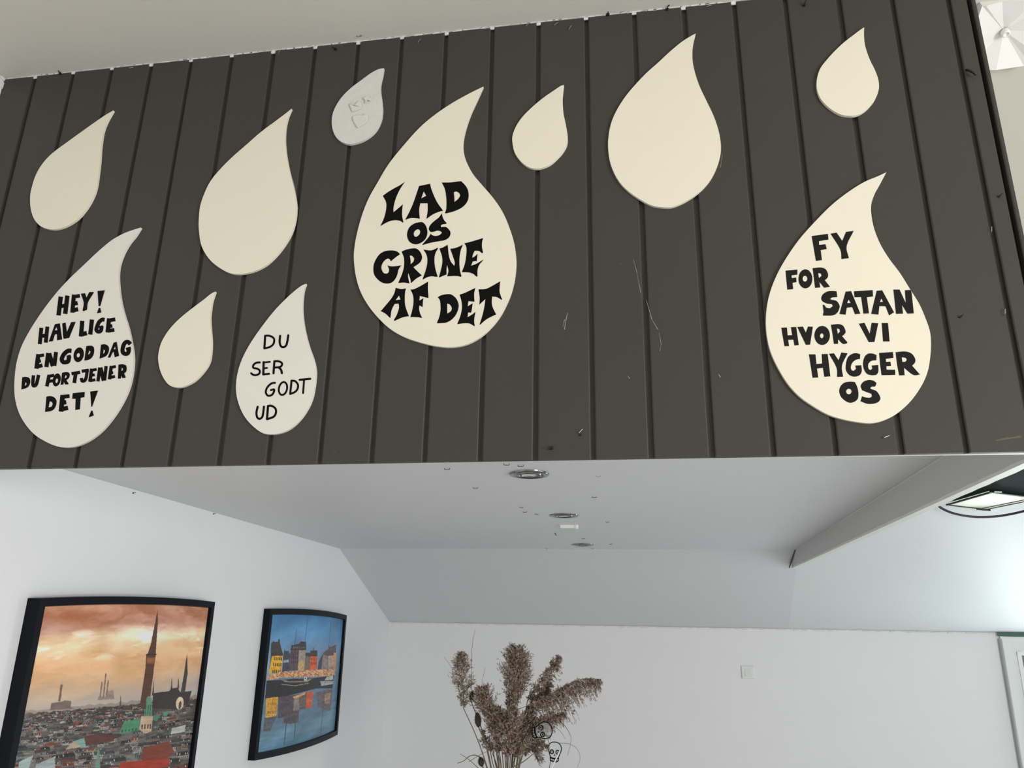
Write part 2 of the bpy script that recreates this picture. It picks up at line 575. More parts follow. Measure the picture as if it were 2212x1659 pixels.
def drop(key, label, m, off, scale, pts):
    out = smooth_outline(zoom(off, scale, pts), ang=75, n=5)
    root_loc = at_y(sum(p[0] for p in out) / len(out), max(p[1] for p in out), 0)
    th = thing('drop_plaque', label, 'wall sign' if key in 'CEGK' else 'wall decoration', root_loc, 'white wooden drops on the dark panelling')
    mb = MB()
    # chamfered board: back outline, side, front outline
    front = [at_y(p[0], p[1], -PT) for p in out]
    cx = sum(v.x for v in front) / len(front)
    cz = sum(v.z for v in front) / len(front)
    mb.prism([[(v.x, v.z) for v in front]], lambda p: Vector((p[0], -PT, p[1])), lambda p: Vector((p[0], 0.0005, p[1])))
    o = mb.make('board', m, th)
    bv = o.modifiers.new('edge', 'BEVEL')
    bv.width = 0.0016
    bv.segments = 3
    bv.limit_method = 'ANGLE'
    bv.angle_limit = math.radians(60)
    DROPS[key] = th
    return th


Z8 = ((0, 0), 1815 / 700)
Z1 = ((0, 480), 2151 / 700)
Z2 = ((700, 120), 1408 / 560)
ZI = ((1240, 0), 1728 / 500)
ZJ = ((1700, 0), 2124 / 512)
ZK_ = ((1600, 340), 1493 / 612)
drop('A', 'blank cream drop at the upper left, above the drop that starts HEY', M_DROP, *Z8, [(635, 618), (600, 680), (578, 740), (566, 820), (560, 900), (552, 970), (542, 1040), (525, 1095), (490, 1160), (440, 1220), (380, 1262), (320, 1283), (270, 1282), (225, 1265), (190, 1225), (172, 1170), (168, 1110), (175, 1060), (198, 985), (235, 920), (290, 860), (370, 800), (450, 742), (530, 685), (590, 644)])
drop('B', 'large blank cream drop left of the LAD OS GRINE drop', M_DROP, *Z8, [(1633, 608), (1612, 660), (1600, 720), (1597, 790), (1605, 870), (1620, 950), (1640, 1030), (1655, 1100), (1661, 1160), (1655, 1230), (1635, 1300), (1600, 1365), (1550, 1430), (1490, 1485), (1420, 1520), (1350, 1534), (1300, 1532), (1250, 1512), (1190, 1470), (1150, 1420), (1125, 1365), (1114, 1290), (1113, 1230), (1122, 1150), (1150, 1070), (1185, 1005), (1240, 940), (1300, 880), (1380, 810), (1460, 740), (1540, 680), (1600, 635)])
drop('C', 'white drop lettered HEY! HAV LIGE EN GOD DAG in bold black', M_DROPW, *Z1, [(935, 35), (900, 90), (860, 140), (825, 200), (798, 270), (787, 340), (790, 420), (803, 520), (825, 610), (850, 690), (870, 780), (885, 870), (885, 950), (872, 1040), (845, 1130), (800, 1220), (740, 1310), (670, 1390), (590, 1450), (510, 1485), (440, 1495), (370, 1485), (300, 1455), (230, 1410), (175, 1350), (130, 1275), (103, 1190), (95, 1110), (98, 1020), (110, 930), (140, 830), (185, 740), (240, 650), (310, 550), (390, 450), (470, 365), (560, 280), (650, 195), (740, 120), (820, 75), (880, 52)])
drop('D', 'small blank cream drop between the HEY and DU SER drops', M_DROP, *Z1, [(1430, 460), (1410, 520), (1400, 580), (1395, 640), (1400, 720), (1405, 800), (1400, 880), (1385, 940), (1345, 1000), (1290, 1055), (1230, 1087), (1180, 1097), (1130, 1085), (1095, 1050), (1065, 990), (1050, 920), (1052, 870), (1070, 800), (1110, 730), (1160, 670), (1220, 615), (1290, 560), (1350, 515), (1400, 475)])
drop('E', 'white drop lettered DU SER GODT UD in thin black strokes', M_DROPW, *Z1, [(2032, 408), (2018, 450), (2010, 510), (2008, 580), (2015, 660), (2030, 740), (2055, 830), (2080, 900), (2095, 960), (2098, 1010), (2090, 1090), (2070, 1180), (2030, 1260), (1980, 1325), (1920, 1375), (1860, 1400), (1800, 1408), (1740, 1398), (1680, 1355), (1630, 1300), (1595, 1235), (1572, 1160), (1566, 1090), (1575, 1010), (1598, 930), (1635, 850), (1680, 775), (1740, 690), (1810, 600), (1880, 525), (1950, 460), (2000, 422)])
drop('F', 'small greyish drop with overpainted raised hearts near the top edge', M_DROPG, *Z2, [(325, 68), (318, 110), (308, 155), (308, 200), (315, 250), (318, 300), (310, 350), (290, 395), (260, 430), (215, 460), (170, 476), (130, 480), (90, 465), (60, 435), (44, 390), (42, 345), (52, 300), (75, 255), (105, 215), (150, 172), (200, 135), (250, 98), (295, 74)])
drop('G', 'largest central drop lettered LAD OS GRINE AF DET in flared capitals', M_DROP, *Z2, [(865, 168), (830, 245), (800, 310), (772, 390), (757, 460), (757, 520), (775, 580), (810, 645), (860, 705), (920, 775), (970, 850), (1005, 930), (1030, 1010), (1042, 1090), (1042, 1160), (1030, 1240), (1005, 1320), (960, 1410), (905, 1480), (840, 1535), (770, 1570), (690, 1584), (610, 1578), (530, 1560), (440, 1530), (360, 1485), (290, 1420), (235, 1350), (195, 1275), (172, 1195), (162, 1110), (165, 1040), (180, 960), (205, 870), (240, 780), (290, 690), (350, 590), (430, 490), (520, 390), (610, 315), (700, 255), (790, 205)])
drop('H', 'small blank cream drop just right of the LAD drop tip', M_DROP, *Z2, [(1303, 160), (1298, 200), (1295, 245), (1300, 310), (1312, 370), (1322, 430), (1320, 480), (1300, 520), (1270, 555), (1230, 590), (1190, 608), (1150, 614), (1110, 605), (1070, 575), (1035, 525), (1023, 470), (1025, 430), (1045, 380), (1080, 330), (1130, 280), (1190, 230), (1240, 195), (1285, 165)])
drop('I', 'largest blank cream drop, right of centre near the ceiling', M_DROP, *ZI, [(908, 250), (893, 310), (884, 380), (886, 460), (905, 550), (940, 650), (990, 755), (1040, 860), (1075, 960), (1092, 1040), (1097, 1110), (1090, 1170), (1065, 1250), (1025, 1330), (970, 1400), (900, 1460), (820, 1510), (740, 1543), (690, 1548), (620, 1542), (560, 1525), (480, 1480), (410, 1430), (345, 1365), (295, 1280), (265, 1190), (254, 1090), (260, 1000), (280, 910), (320, 820), (380, 725), (450, 640), (540, 545), (630, 465), (710, 390), (800, 315), (870, 270)])
drop('J', 'small blank cream drop at the upper right, above the FY drop', M_DROP, *ZJ, [(692, 245), (690, 310), (697, 390), (715, 460), (745, 540), (785, 620), (815, 700), (825, 765), (818, 820), (790, 890), (745, 950), (690, 1000), (630, 1030), (570, 1037), (490, 1028), (420, 995), (350, 940), (300, 880), (272, 810), (266, 740), (280, 660), (310, 595), (370, 520), (430, 455), (510, 380), (600, 310), (660, 265)])
drop('K', 'large cream drop lettered FY FOR SATAN HVOR VI HYGGER OS', M_DROP, *ZK_, [(768, 78), (735, 140), (705, 195), (688, 250), (690, 310), (705, 380), (735, 455), (780, 530), (840, 610), (890, 690), (940, 770), (975, 850), (998, 920), (1003, 990), (998, 1060), (985, 1130), (955, 1200), (900, 1280), (830, 1345), (760, 1383), (690, 1400), (620, 1395), (540, 1380), (460, 1355), (380, 1310), (310, 1260), (250, 1195), (200, 1115), (160, 1030), (140, 950), (133, 870), (138, 790), (155, 710), (190, 620), (240, 530), (310, 430), (390, 340), (480, 250), (570, 180), (650, 130), (720, 100)])

# ---- lettering: outlines (P) and brush strokes (K) in the photograph's letter shapes
LF, LB = -PT - 0.00025, -PT + 0.0003


def ell(cx, cy, rx, ry, rot=0, n=22):
    a = math.radians(rot)
    return [(cx + rx * math.cos(t) * math.cos(a) - ry * math.sin(t) * math.sin(a), cy + rx * math.cos(t) * math.sin(a) + ry * math.sin(t) * math.cos(a))
            for t in [2 * math.pi * i / n for i in range(n)]]


def P(*loops):
    return ('P', loops)


def K(wd, *pts):
    return ('K', wd, pts)


def RD(wd, *pts):
    return ('R', wd, pts)


def word(key, text, m, off, scale, shapes):
    mb = MB()
    bk = to_front(LB)
    for i_, sh in enumerate(shapes):
        fr = to_front(LF - i_ * .00001)      # later strokes lie over earlier ones
        if sh[0] == 'P':
            mb.prism([smooth_outline(zoom(off, scale, l), 50, 4) for l in sh[1]], fr, bk)
        else:
            wd = sh[1] / scale / 2
            pts = [Vector(p) for p in zoom(off, scale, sh[2])]
            closed = (pts[0] - pts[-1]).length < 1e-6
            if len(pts) > 2:
                c = catmull([tuple(p) for p in (pts[:-1] if closed else pts)], closed, 4)
                pts = [Vector((q.x, q.y)) for q in c]
                if closed:
                    pts.append(pts[0].copy())
            L, R_ = [], []
            for i, p in enumerate(pts):
                if closed:
                    a = pts[(i - 1) % (len(pts) - 1)] if i else pts[-2]
                    b = pts[(i + 1) % (len(pts) - 1)] if i < len(pts) - 1 else pts[1]
                else:
                    a, b = pts[max(i - 1, 0)], pts[min(i + 1, len(pts) - 1)]
                t = (b - a).normalized()
                nn = Vector((-t.y, t.x)) * wd
                L.append(p + nn)
                R_.append(p - nn)
            n = len(pts)
            k = len(mb.v)
            for i in range(n):
                mb.v += [fr(L[i]), fr(R_[i]), bk(L[i]), bk(R_[i])]
            for i in range(n - 1):
                a, b = k + 4 * i, k + 4 * i + 4
                mb.f += [(a, b, b + 1, a + 1), (a, a + 2, b + 2, b), (a + 1, b + 1, b + 3, a + 3)]
            if not closed:
                mb.f += [(k, k + 1, k + 3, k + 2), (k + 4 * n - 4, k + 4 * n - 2, k + 4 * n - 1, k + 4 * n - 3)]
            if sh[0] == 'R' and not closed:
                for e in (pts[0], pts[-1]):
                    mb.prism([ell(e.x, e.y, wd, wd, 0, 12)], to_front(LF - i_ * .00001 - .000005), bk)
    o = mb.make('painted_word', m, DROPS[key])
    o['label'] = 'black painted word ' + text


A1 = ((800, 380), 2212 / 240)
word('G', 'LAD', M_INK, *A1, [
    P([(690, 115), (600, 250), (530, 390), (485, 520), (460, 650), (462, 722), (550, 650), (648, 565), (635, 680), (635, 800), (660, 925), (645, 930), (590, 895), (500, 882), (400, 897), (300, 940), (205, 998), (205, 985), (260, 870), (300, 740), (318, 610), (308, 510), (248, 397), (330, 335), (450, 260), (580, 190)]),
    P([(970, 200), (1190, 155), (1215, 260), (1270, 400), (1340, 540), (1450, 692), (1350, 720), (1240, 770), (1120, 855), (1118, 840), (1140, 700), (1140, 545), (995, 545), (972, 680), (985, 857), (960, 848), (830, 838), (760, 850), (705, 875), (700, 860), (770, 730), (850, 550), (920, 350)], [(1062, 310), (1112, 395), (1015, 445)]),
    P([(1420, 130), (1600, 128), (1790, 105), (1830, 125), (1900, 200), (1945, 290), (1958, 400), (1935, 500), (1880, 580), (1790, 650), (1650, 710), (1500, 748), (1485, 735), (1510, 660), (1515, 520), (1505, 380), (1480, 250)], [(1662, 325), (1710, 312), (1760, 335), (1785, 380), (1775, 420), (1735, 470), (1675, 518), (1672, 420)])])
word('G', 'OS', M_INK, *A1, [
    P([(1020, 918), (1070, 945), (1110, 1000), (1135, 1090), (1130, 1180), (1090, 1265), (1020, 1325), (930, 1360), (840, 1350), (770, 1300), (735, 1220), (732, 1140), (760, 1050), (820, 980), (910, 935)], [(930, 1065), (970, 1068), (992, 1105), (975, 1165), (920, 1210), (880, 1205), (865, 1160), (880, 1105)]),
    P([(1430, 740), (1437, 810), (1470, 880), (1518, 935), (1510, 955), (1440, 965), (1405, 985), (1410, 1020), (1500, 1015), (1560, 1060), (1595, 1120), (1590, 1180), (1555, 1235), (1480, 1280), (1380, 1298), (1230, 1325), (1110, 1355), (1045, 1378), (1035, 1365), (1100, 1290), (1160, 1220), (1200, 1150), (1235, 1180), (1300, 1195), (1380, 1175), (1425, 1130), (1390, 1100), (1330, 1090), (1265, 1112), (1200, 1118), (1170, 1080), (1165, 1040), (1195, 975), (1270, 900), (1360, 830)])])
A2 = ((790, 500), 2212 / 270)
word('G', 'GRINE', M_INK, *A2, [
    P([(455, 335), (530, 345), (580, 372), (608, 405), (540, 450), (445, 528), (420, 490), (385, 482), (340, 510), (300, 560), (278, 630), (290, 690), (320, 735), (370, 745), (405, 720), (412, 670), (385, 598), (440, 615), (520, 615), (632, 598), (600, 640), (575, 690), (560, 760), (530, 830), (480, 890), (420, 918), (340, 920), (260, 888), (190, 825), (145, 750), (135, 650), (150, 560), (200, 460), (260, 390), (350, 345)]),
    P([(635, 355), (720, 320), (850, 297), (920, 315), (970, 370), (997, 440), (990, 500), (950, 560), (845, 632), (900, 690), (995, 778), (900, 830), (810, 908), (795, 905), (795, 860), (755, 735), (750, 800), (775, 922), (680, 905), (582, 912), (582, 895), (640, 760), (675, 630), (680, 500), (665, 430)], [(780, 428), (820, 432), (858, 475), (845, 530), (795, 580), (795, 510)]),
    P([(1020, 320), (1140, 335), (1210, 318), (1275, 285), (1275, 310), (1240, 370), (1218, 460), (1220, 580), (1240, 690), (1275, 800), (1240, 803), (1170, 793), (1090, 810), (1015, 850), (1010, 835), (1050, 720), (1085, 590), (1090, 480), (1070, 400)]),
    P([(1303, 300), (1360, 285), (1450, 235), (1458, 300), (1470, 420), (1505, 530), (1568, 608), (1572, 530), (1495, 305), (1560, 298), (1640, 272), (1720, 232), (1680, 340), (1660, 470), (1660, 600), (1670, 700), (1695, 790), (1680, 802), (1600, 787), (1440, 795), (1462, 715), (1458, 660), (1437, 590), (1430, 680), (1432, 760), (1300, 815), (1298, 800), (1330, 680), (1355, 560), (1350, 440)]),
    P([(1745, 210), (1900, 170), (2078, 115), (2060, 190), (2058, 280), (2078, 375), (2060, 385), (2000, 345), (1930, 342), (1900, 400), (1885, 465), (1930, 440), (1980, 395), (1972, 460), (1965, 525), (1895, 530), (1865, 605), (1960, 570), (2080, 498), (2070, 520), (2010, 590), (1980, 680), (1978, 797), (1955, 795), (1900, 750), (1820, 725), (1705, 720), (1705, 705), (1750, 590), (1775, 450), (1785, 330), (1775, 260)])])
A3 = ((810, 600), 2212 / 290)
word('G', 'AF', M_INK, *A3, [
    P([(340, 165), (430, 185), (512, 175), (495, 250), (492, 400), (510, 500), (560, 632), (450, 655), (320, 712), (315, 690), (360, 610), (395, 500), (390, 425), (325, 430), (275, 530), (255, 660), (240, 655), (170, 590), (95, 550), (180, 450), (270, 340), (320, 250)], [(395, 295), (420, 358), (342, 368)]),
    P([(585, 195), (650, 185), (760, 130), (875, 62), (872, 180), (883, 328), (860, 330), (740, 300), (732, 375), (800, 335), (790, 400), (785, 485), (732, 455), (728, 520), (745, 590), (780, 665), (700, 650), (582, 648), (605, 570), (630, 450), (635, 350), (620, 270)])])
word('G', 'DET', M_INK, *A3, [
    P([(1032, 320), (1100, 285), (1220, 268), (1290, 295), (1350, 360), (1380, 450), (1365, 540), (1320, 630), (1250, 700), (1170, 740), (1090, 748), (1025, 750), (1025, 730), (1060, 640), (1080, 530), (1075, 400), (1060, 355)], [(1190, 425), (1230, 440), (1265, 495), (1250, 550), (1190, 590)]),
    P([(1392, 280), (1500, 240), (1655, 165), (1635, 260), (1640, 395), (1540, 385), (1528, 470), (1610, 420), (1600, 500), (1585, 575), (1535, 572), (1525, 650), (1600, 605), (1658, 560), (1640, 650), (1635, 720), (1645, 797), (1630, 795), (1560, 755), (1470, 750), (1360, 765), (1360, 750), (1400, 650), (1430, 530), (1430, 420), (1410, 330)]),
    P([(1705, 190), (1820, 185), (1920, 140), (2062, 58), (2055, 150), (2055, 240), (2095, 355), (2080, 360), (2010, 320), (1930, 310), (1925, 420), (1945, 500), (1998, 605), (1920, 640), (1830, 690), (1730, 775), (1722, 772), (1770, 620), (1800, 490), (1820, 350), (1718, 445), (1725, 330)])])
A4 = ((60, 610), 2212 / 240)
word('C', 'HEY!', M_INK, *A4, [
    K(90, (657, 283), (612, 658)), K(90, (788, 262), (745, 628)), K(78, (650, 478), (770, 456)),
    K(84, (920, 242), (886, 603)), K(74, (900, 287), (1038, 266)), K(82, (900, 427), (992, 410)), K(85, (885, 562), (1003, 532)),
    P([(1055, 225), (1140, 215), (1170, 300), (1222, 192), (1310, 190), (1305, 220), (1200, 395), (1182, 545), (1110, 572), (1088, 560), (1112, 405)]),
    P([(1388, 170), (1535, 155), (1445, 470), (1408, 475)]), P([(1410, 512), (1445, 508), (1465, 600), (1375, 615)])])
word('C', 'HAV', M_INK, *A4, [
    K(80, (270, 903), (238, 1230)), K(78, (390, 880), (357, 1200)), K(74, (265, 1072), (375, 1052)),
    P([(540, 830), (640, 815), (685, 1135), (580, 1155), (580, 1030), (540, 1040), (500, 1170), (415, 1180)], [(570, 890), (588, 950), (540, 955)]),
    P([(685, 815), (755, 800), (778, 985), (862, 790), (955, 785), (825, 1105), (730, 1125), (705, 1090)])])
word('C', 'LIGE', M_INK, *A4, [
    K(88, (1085, 765), (1058, 1077)), K(88, (1040, 1042), (1177, 1008)), K(86, (1278, 740), (1243, 1040)),
    K(80, (1530, 745), (1480, 742), (1420, 790), (1380, 880), (1365, 945), (1400, 980), (1455, 960), (1472, 868)), K(60, (1420, 905), (1500, 880)),
    K(86, (1620, 715), (1588, 998)), K(76, (1600, 760), (1742, 735)), K(72, (1600, 882), (1682, 862)), K(76, (1585, 965), (1724, 945))])
A5 = ((30, 720), 2212 / 270)
word('C', 'EN', M_INK, *A5, [
    K(78, (434, 368), (398, 627)), K(58, (420, 402), (535, 385)), K(60, (410, 500), (478, 487)), K(68, (400, 595), (505, 565)),
    K(76, (608, 347), (575, 598)), K(84, (618, 355), (695, 580)), K(72, (745, 330), (716, 575))])
word('C', 'GOD', M_INK, *A5, [
    K(78, (1020, 312), (960, 310), (890, 365), (848, 450), (868, 505), (920, 510), (962, 490), (975, 400)), K(60, (935, 425), (1010, 405)),
    P(ell(1147, 380, 90, 132, 12), ell(1140, 388, 27, 38, 12)),
    P([(1280, 225), (1370, 218), (1415, 245), (1422, 310), (1405, 390), (1360, 450), (1300, 475), (1245, 482)], [(1335, 308), (1355, 320), (1340, 360), (1312, 375)])])
word('C', 'DAG', M_INK, *A5, [
    P([(1540, 200), (1610, 192), (1665, 220), (1685, 270), (1670, 350), (1620, 410), (1515, 450)], [(1590, 285), (1612, 310), (1600, 345), (1580, 360)]),
    P([(1765, 165), (1820, 150), (1862, 400), (1785, 425), (1765, 330), (1745, 345), (1705, 432), (1660, 430)], [(1790, 235), (1798, 280), (1768, 285)]),
    K(74, (2062, 195), (2030, 158), (1985, 155), (1945, 200), (1923, 280), (1930, 340), (1975, 365), (2022, 345), (2040, 258)), K(55, (1985, 285), (2070, 258))])
word('C', 'DU', M_INK, *A5, [
    P([(145, 780), (200, 768), (265, 785), (290, 830), (285, 890), (250, 950), (190, 980), (130, 995)], [(205, 865), (225, 890), (215, 915), (195, 930)]),
    K(62, (347, 742), (336, 850), (338, 915), (362, 930), (395, 905), (415, 840), (437, 735))])
word('C', 'FORTJENER', M_INK, *A5, [
    K(66, (625, 735), (583, 940)), K(55, (610, 762), (713, 742)), K(55, (600, 855), (690, 838)),
    P(ell(757, 825, 70, 117, 12), ell(758, 840, 21, 40, 12)),
    P([(850, 700), (920, 685), (975, 695), (990, 735), (975, 790), (930, 830), (970, 890), (955, 905), (905, 905), (885, 860), (878, 905), (825, 915), (840, 800)], [(910, 745), (935, 750), (930, 785), (900, 795)]),
    K(60, (1020, 716), (1172, 690)), K(66, (1097, 690), (1068, 880)),
    K(58, (1200, 672), (1325, 652)), K(58, (1297, 640), (1280, 780), (1250, 838), (1205, 842), (1195, 790)),
    K(62, (1377, 625), (1345, 860)), K(50, (1360, 655), (1465, 638)), K(50, (1355, 745), (1430, 735)), K(52, (1345, 840), (1442, 822)),
    K(60, (1520, 605), (1487, 852)), K(72, (1530, 605), (1590, 840)), K(58, (1632, 578), (1605, 835)),
    K(60, (1724, 575), (1690, 815)), K(52, (1710, 605), (1805, 586)), K(48, (1700, 705), (1757, 695)), K(52, (1690, 785), (1790, 762)),
    P([(1850, 555), (1920, 545), (1985, 565), (1997, 620), (1985, 680), (1950, 710), (1980, 780), (1965, 790), (1915, 790), (1900, 745), (1893, 800), (1840, 803), (1845, 680)], [(1910, 610), (1930, 625), (1925, 655), (1902, 668)])])
word('C', 'DET!', M_INK, *A5, [
    P([(575, 1120), (640, 1110), (710, 1130), (750, 1180), (752, 1250), (720, 1330), (660, 1375), (550, 1393)], [(635, 1205), (672, 1215), (685, 1250), (665, 1295), (615, 1310)]),
    K(84, (864, 1092), (832, 1387)), K(68, (850, 1125), (985, 1110)), K(76, (850, 1230), (927, 1218)), K(78, (835, 1345), (958, 1318)),
    P([(1040, 1060), (1255, 1035), (1250, 1130), (1182, 1142), (1168, 1345), (1085, 1358), (1092, 1160), (1030, 1160)]),
    P([(1350, 1030), (1490, 1012), (1385, 1300), (1368, 1300)]), P([(1365, 1372), (1390, 1365), (1415, 1455), (1320, 1490)])])
A6 = ((520, 700), 1282 / 170)
word('E', 'DU', M_INK, *A6, [
    RD(36, (398, 192), (385, 395)), RD(34, (400, 190), (470, 192), (532, 225), (546, 270), (528, 330), (470, 375), (388, 395)),
    RD(36, (642, 192), (634, 280), (648, 350), (690, 378), (738, 350), (760, 280), (774, 184))])
word('E', 'SER', M_INK, *A6, [
    RD(34, (310, 625), (250, 632), (207, 668), (205, 712), (270, 728), (310, 760), (300, 808), (250, 832), (200, 825), (170, 802)),
    RD(38, (373, 622), (368, 820)), RD(30, (375, 626), (474, 616)), RD(30, (375, 722), (430, 714)), RD(34, (370, 820), (462, 810)),
    RD(36, (548, 607), (534, 802)), RD(34, (548, 605), (620, 607), (674, 642), (648, 695), (550, 710)), RD(36, (622, 708), (658, 748), (670, 800))])
word('E', 'GODT', M_INK, *A6, [
    RD(34, (558, 958), (500, 968), (432, 1032), (408, 1110), (440, 1165), (498, 1160), (533, 1120), (545, 1066), (492, 1076)),
    RD(32, *(ell(688, 1050, 66, 106, 12, 12) + ell(688, 1050, 66, 106, 12, 12)[:1])),
    RD(34, (828, 922), (806, 1138)), RD(34, (828, 922), (890, 932), (932, 990), (924, 1058), (880, 1108), (808, 1138)),
    RD(36, (960, 908), (1132, 892)), RD(32, (1032, 905), (1016, 1124))])
word('E', 'UD', M_INK, *A6, [
    RD(36, (276, 1348), (256, 1440), (268, 1518), (308, 1545), (352, 1510), (368, 1430), (378, 1346)),
    RD(38, (444, 1338), (428, 1548)), RD(36, (444, 1334), (500, 1332), (562, 1372), (574, 1440), (538, 1508), (432, 1550))])
A7 = ((1670, 480), 2212 / 330)
word('K', 'FY', M_INK2, *A7, [
    P([(558, 200), (795, 168), (802, 252), (665, 275), (668, 328), (758, 318), (778, 388), (690, 405), (708, 548), (620, 562)]),
    P([(830, 165), (920, 150), (1002, 270), (1055, 140), (1168, 125), (1065, 345), (1098, 520), (990, 535), (970, 390)])])
word('K', 'FOR', M_INK2, *A7, [
    P([(180, 702), (352, 685), (352, 760), (268, 770), (272, 808), (335, 800), (340, 868), (282, 878), (292, 970), (205, 978)]),
    P(ell(468, 820, 101, 138), ell(462, 818, 33, 42)),
    P([(572, 665), (690, 655), (760, 680), (795, 745), (790, 800), (750, 840), (825, 935), (740, 950), (670, 865), (685, 945), (608, 952)], [(652, 738), (690, 742), (703, 775), (665, 808)])])
word('K', 'SATAN', M_INK2, *A7, [
    P([(920, 1000), (930, 1085), (860, 1090), (830, 1105), (840, 1120), (920, 1140), (960, 1200), (962, 1240), (930, 1310), (860, 1350), (725, 1353), (722, 1330), (730, 1300), (718, 1195), (745, 1200), (770, 1235), (820, 1248), (865, 1215), (850, 1185), (770, 1175), (710, 1140), (698, 1095), (720, 1045), (780, 1005), (850, 995)]),
    P([(1050, 1005), (1130, 998), (1265, 1325), (1185, 1333), (1145, 1230), (1068, 1238), (1050, 1340), (960, 1330)], [(1095, 1120), (1122, 1170), (1072, 1170)]),
    P([(1170, 1000), (1442, 982), (1448, 1075), (1358, 1088), (1390, 1320), (1308, 1325), (1275, 1085), (1180, 1088)]),
    P([(1500, 992), (1580, 985), (1752, 1305), (1680, 1350), (1628, 1218), (1540, 1215), (1525, 1338), (1420, 1328)], [(1567, 1105), (1592, 1152), (1548, 1155)]),
    P([(1742, 975), (1832, 975), (1922, 1170), (1908, 985), (1980, 980), (2005, 1020), (2038, 1320), (1945, 1325), (1868, 1200), (1882, 1325), (1780, 1328)])])
A8 = ((1670, 680), 2212 / 340)
word('K', 'HVOR', M_INK2, *A8, [
    P([(115, 180), (195, 178), (205, 288), (268, 285), (250, 175), (325, 170), (362, 425), (300, 432), (285, 350), (212, 352), (225, 440), (160, 442), (140, 330)]),
    P([(340, 172), (420, 165), (460, 250), (490, 165), (560, 168), (520, 420), (460, 422)]),
    P(ell(690, 290, 109, 134), ell(685, 295, 24, 34)),
    P([(812, 140), (920, 130), (985, 155), (1018, 225), (1010, 265), (970, 300), (1045, 385), (1035, 405), (980, 408), (912, 345), (915, 408), (855, 410), (835, 270)], [(897, 192), (930, 200), (940, 235), (910, 268)])])
word('K', 'VI', M_INK2, *A8, [
    P([(1205, 125), (1285, 112), (1358, 265), (1385, 112), (1478, 118), (1425, 382), (1345, 385)]),
    P([(1527, 115), (1615, 115), (1638, 375), (1545, 375)])])
word('K', 'HYGGER', M_INK2, *A8, [
    P([(503, 555), (595, 555), (610, 690), (690, 685), (683, 552), (768, 550), (805, 865), (720, 872), (700, 745), (617, 755), (635, 882), (555, 885)]),
    P([(785, 548), (855, 540), (920, 638), (960, 528), (1048, 540), (968, 715), (985, 870), (900, 873), (890, 740)]),
    P([(1225, 555), (1222, 620), (1160, 635), (1110, 680), (1092, 740), (1105, 780), (1135, 788), (1165, 760), (1155, 712), (1240, 708), (1247, 790), (1215, 850), (1140, 870), (1070, 845), (1025, 780), (1022, 700), (1050, 600), (1110, 550), (1170, 538)]),
    P([(1455, 565), (1452, 640), (1390, 645), (1345, 680), (1335, 730), (1350, 770), (1375, 775), (1395, 755), (1385, 712), (1478, 705), (1480, 800), (1450, 845), (1390, 850), (1320, 830), (1275, 760), (1265, 670), (1290, 585), (1340, 545), (1400, 545)]),
    P([(1490, 535), (1685, 522), (1692, 605), (1585, 620), (1588, 662), (1650, 658), (1658, 718), (1592, 722), (1595, 770), (1715, 772), (1718, 845), (1525, 850), (1505, 700)]),
    P([(1722, 525), (1850, 515), (1940, 540), (1995, 610), (1995, 670), (1955, 715), (2065, 840), (1970, 845), (1840, 745), (1850, 850), (1772, 852), (1740, 680)], [(1808, 598), (1860, 605), (1880, 630), (1860, 658), (1818, 662)])])
word('K', 'OS', M_INK2, *A8, [
    P([(1080, 940), (1150, 945), (1185, 1020), (1200, 1110), (1185, 1190), (1110, 1235), (1040, 1225), (960, 1160), (930, 1080), (945, 1010), (1000, 955)], ell(1065, 1078, 37, 38)),
    P([(1445, 950), (1450, 975), (1432, 1010), (1390, 1010), (1365, 1030), (1385, 1045), (1450, 1070), (1495, 1130), (1508, 1180), (1480, 1225), (1410, 1250), (1320, 1250), (1228, 1215), (1250, 1145), (1300, 1160), (1360, 1165), (1390, 1145), (1380, 1110), (1310, 1085), (1250, 1060), (1232, 1000), (1265, 945), (1330, 918), (1400, 922)])])

# overpainted hearts in relief on the small greyish drop
for loop, nm in (([(135, 262), (150, 256), (166, 268), (182, 246), (198, 252), (203, 275), (190, 292), (152, 306)], 'raised_heart'),
                 ([(153, 330), (180, 318), (200, 330), (222, 312), (238, 330), (232, 360), (182, 394), (160, 360)], 'raised_heart'),
                 ([(210, 232), (228, 218), (248, 228), (258, 222), (252, 250), (236, 240), (222, 262), (222, 244)], 'raised_squiggle')):
    mb = MB()
    mb.prism([smooth_outline(zoom(*Z2, loop), 50, 3)], to_front(-PT - .0034), to_front(-PT + .0003))
    o = mb.make(nm, M_DROPG, DROPS['F'])
    bv = o.modifiers.new('edge', 'BEVEL')
    bv.width = .0018
    bv.segments = 2

# ------------------------------------------------------------------ staples, tacks and holes left in the boards and the soffit


def staple_mesh(m, name):
    mb = MB()
    mb.tube([(-.005, 0, 0), (-.005, -.003, 0), (-.0045, -.004, 0), (.0045, -.004, 0), (.005, -.003, 0), (.005, 0, 0)], .0006, 5)
    return mb.make(name, m, origin=(0, 0, 0))


def plug_mesh(name):
    mb = MB()
    mb.prism([ell(0, 0, .0026, .0022, 20, 8)], lambda p: Vector((p[0], -.0025, p[1])), lambda p: Vector((p[0], .001, p[1])))
    mb.tube([(0, -.002, 0), (.0012, -.006, .001), (.004, -.0075, .002)], .0009, 5)
    return mb.make(name, M_BLACK, origin=(0, 0, 0))


st0 = staple_mesh(M_STEEL, 'staple')
st1 = staple_mesh(M_DARKST, 'staple')
pl0 = plug_mesh('black_tack')
used = set()


def place(src, loc, rot, label, group, cat, scale=1.0):
    o = src if src.name not in used else src.copy()
    if src.name in used:
        C.objects.link(o)
    used.add(src.name)
    o.location = loc
    o.rotation_euler = rot
    o.scale = (scale,) * 3
    tag(o, label, cat, group)
    return o


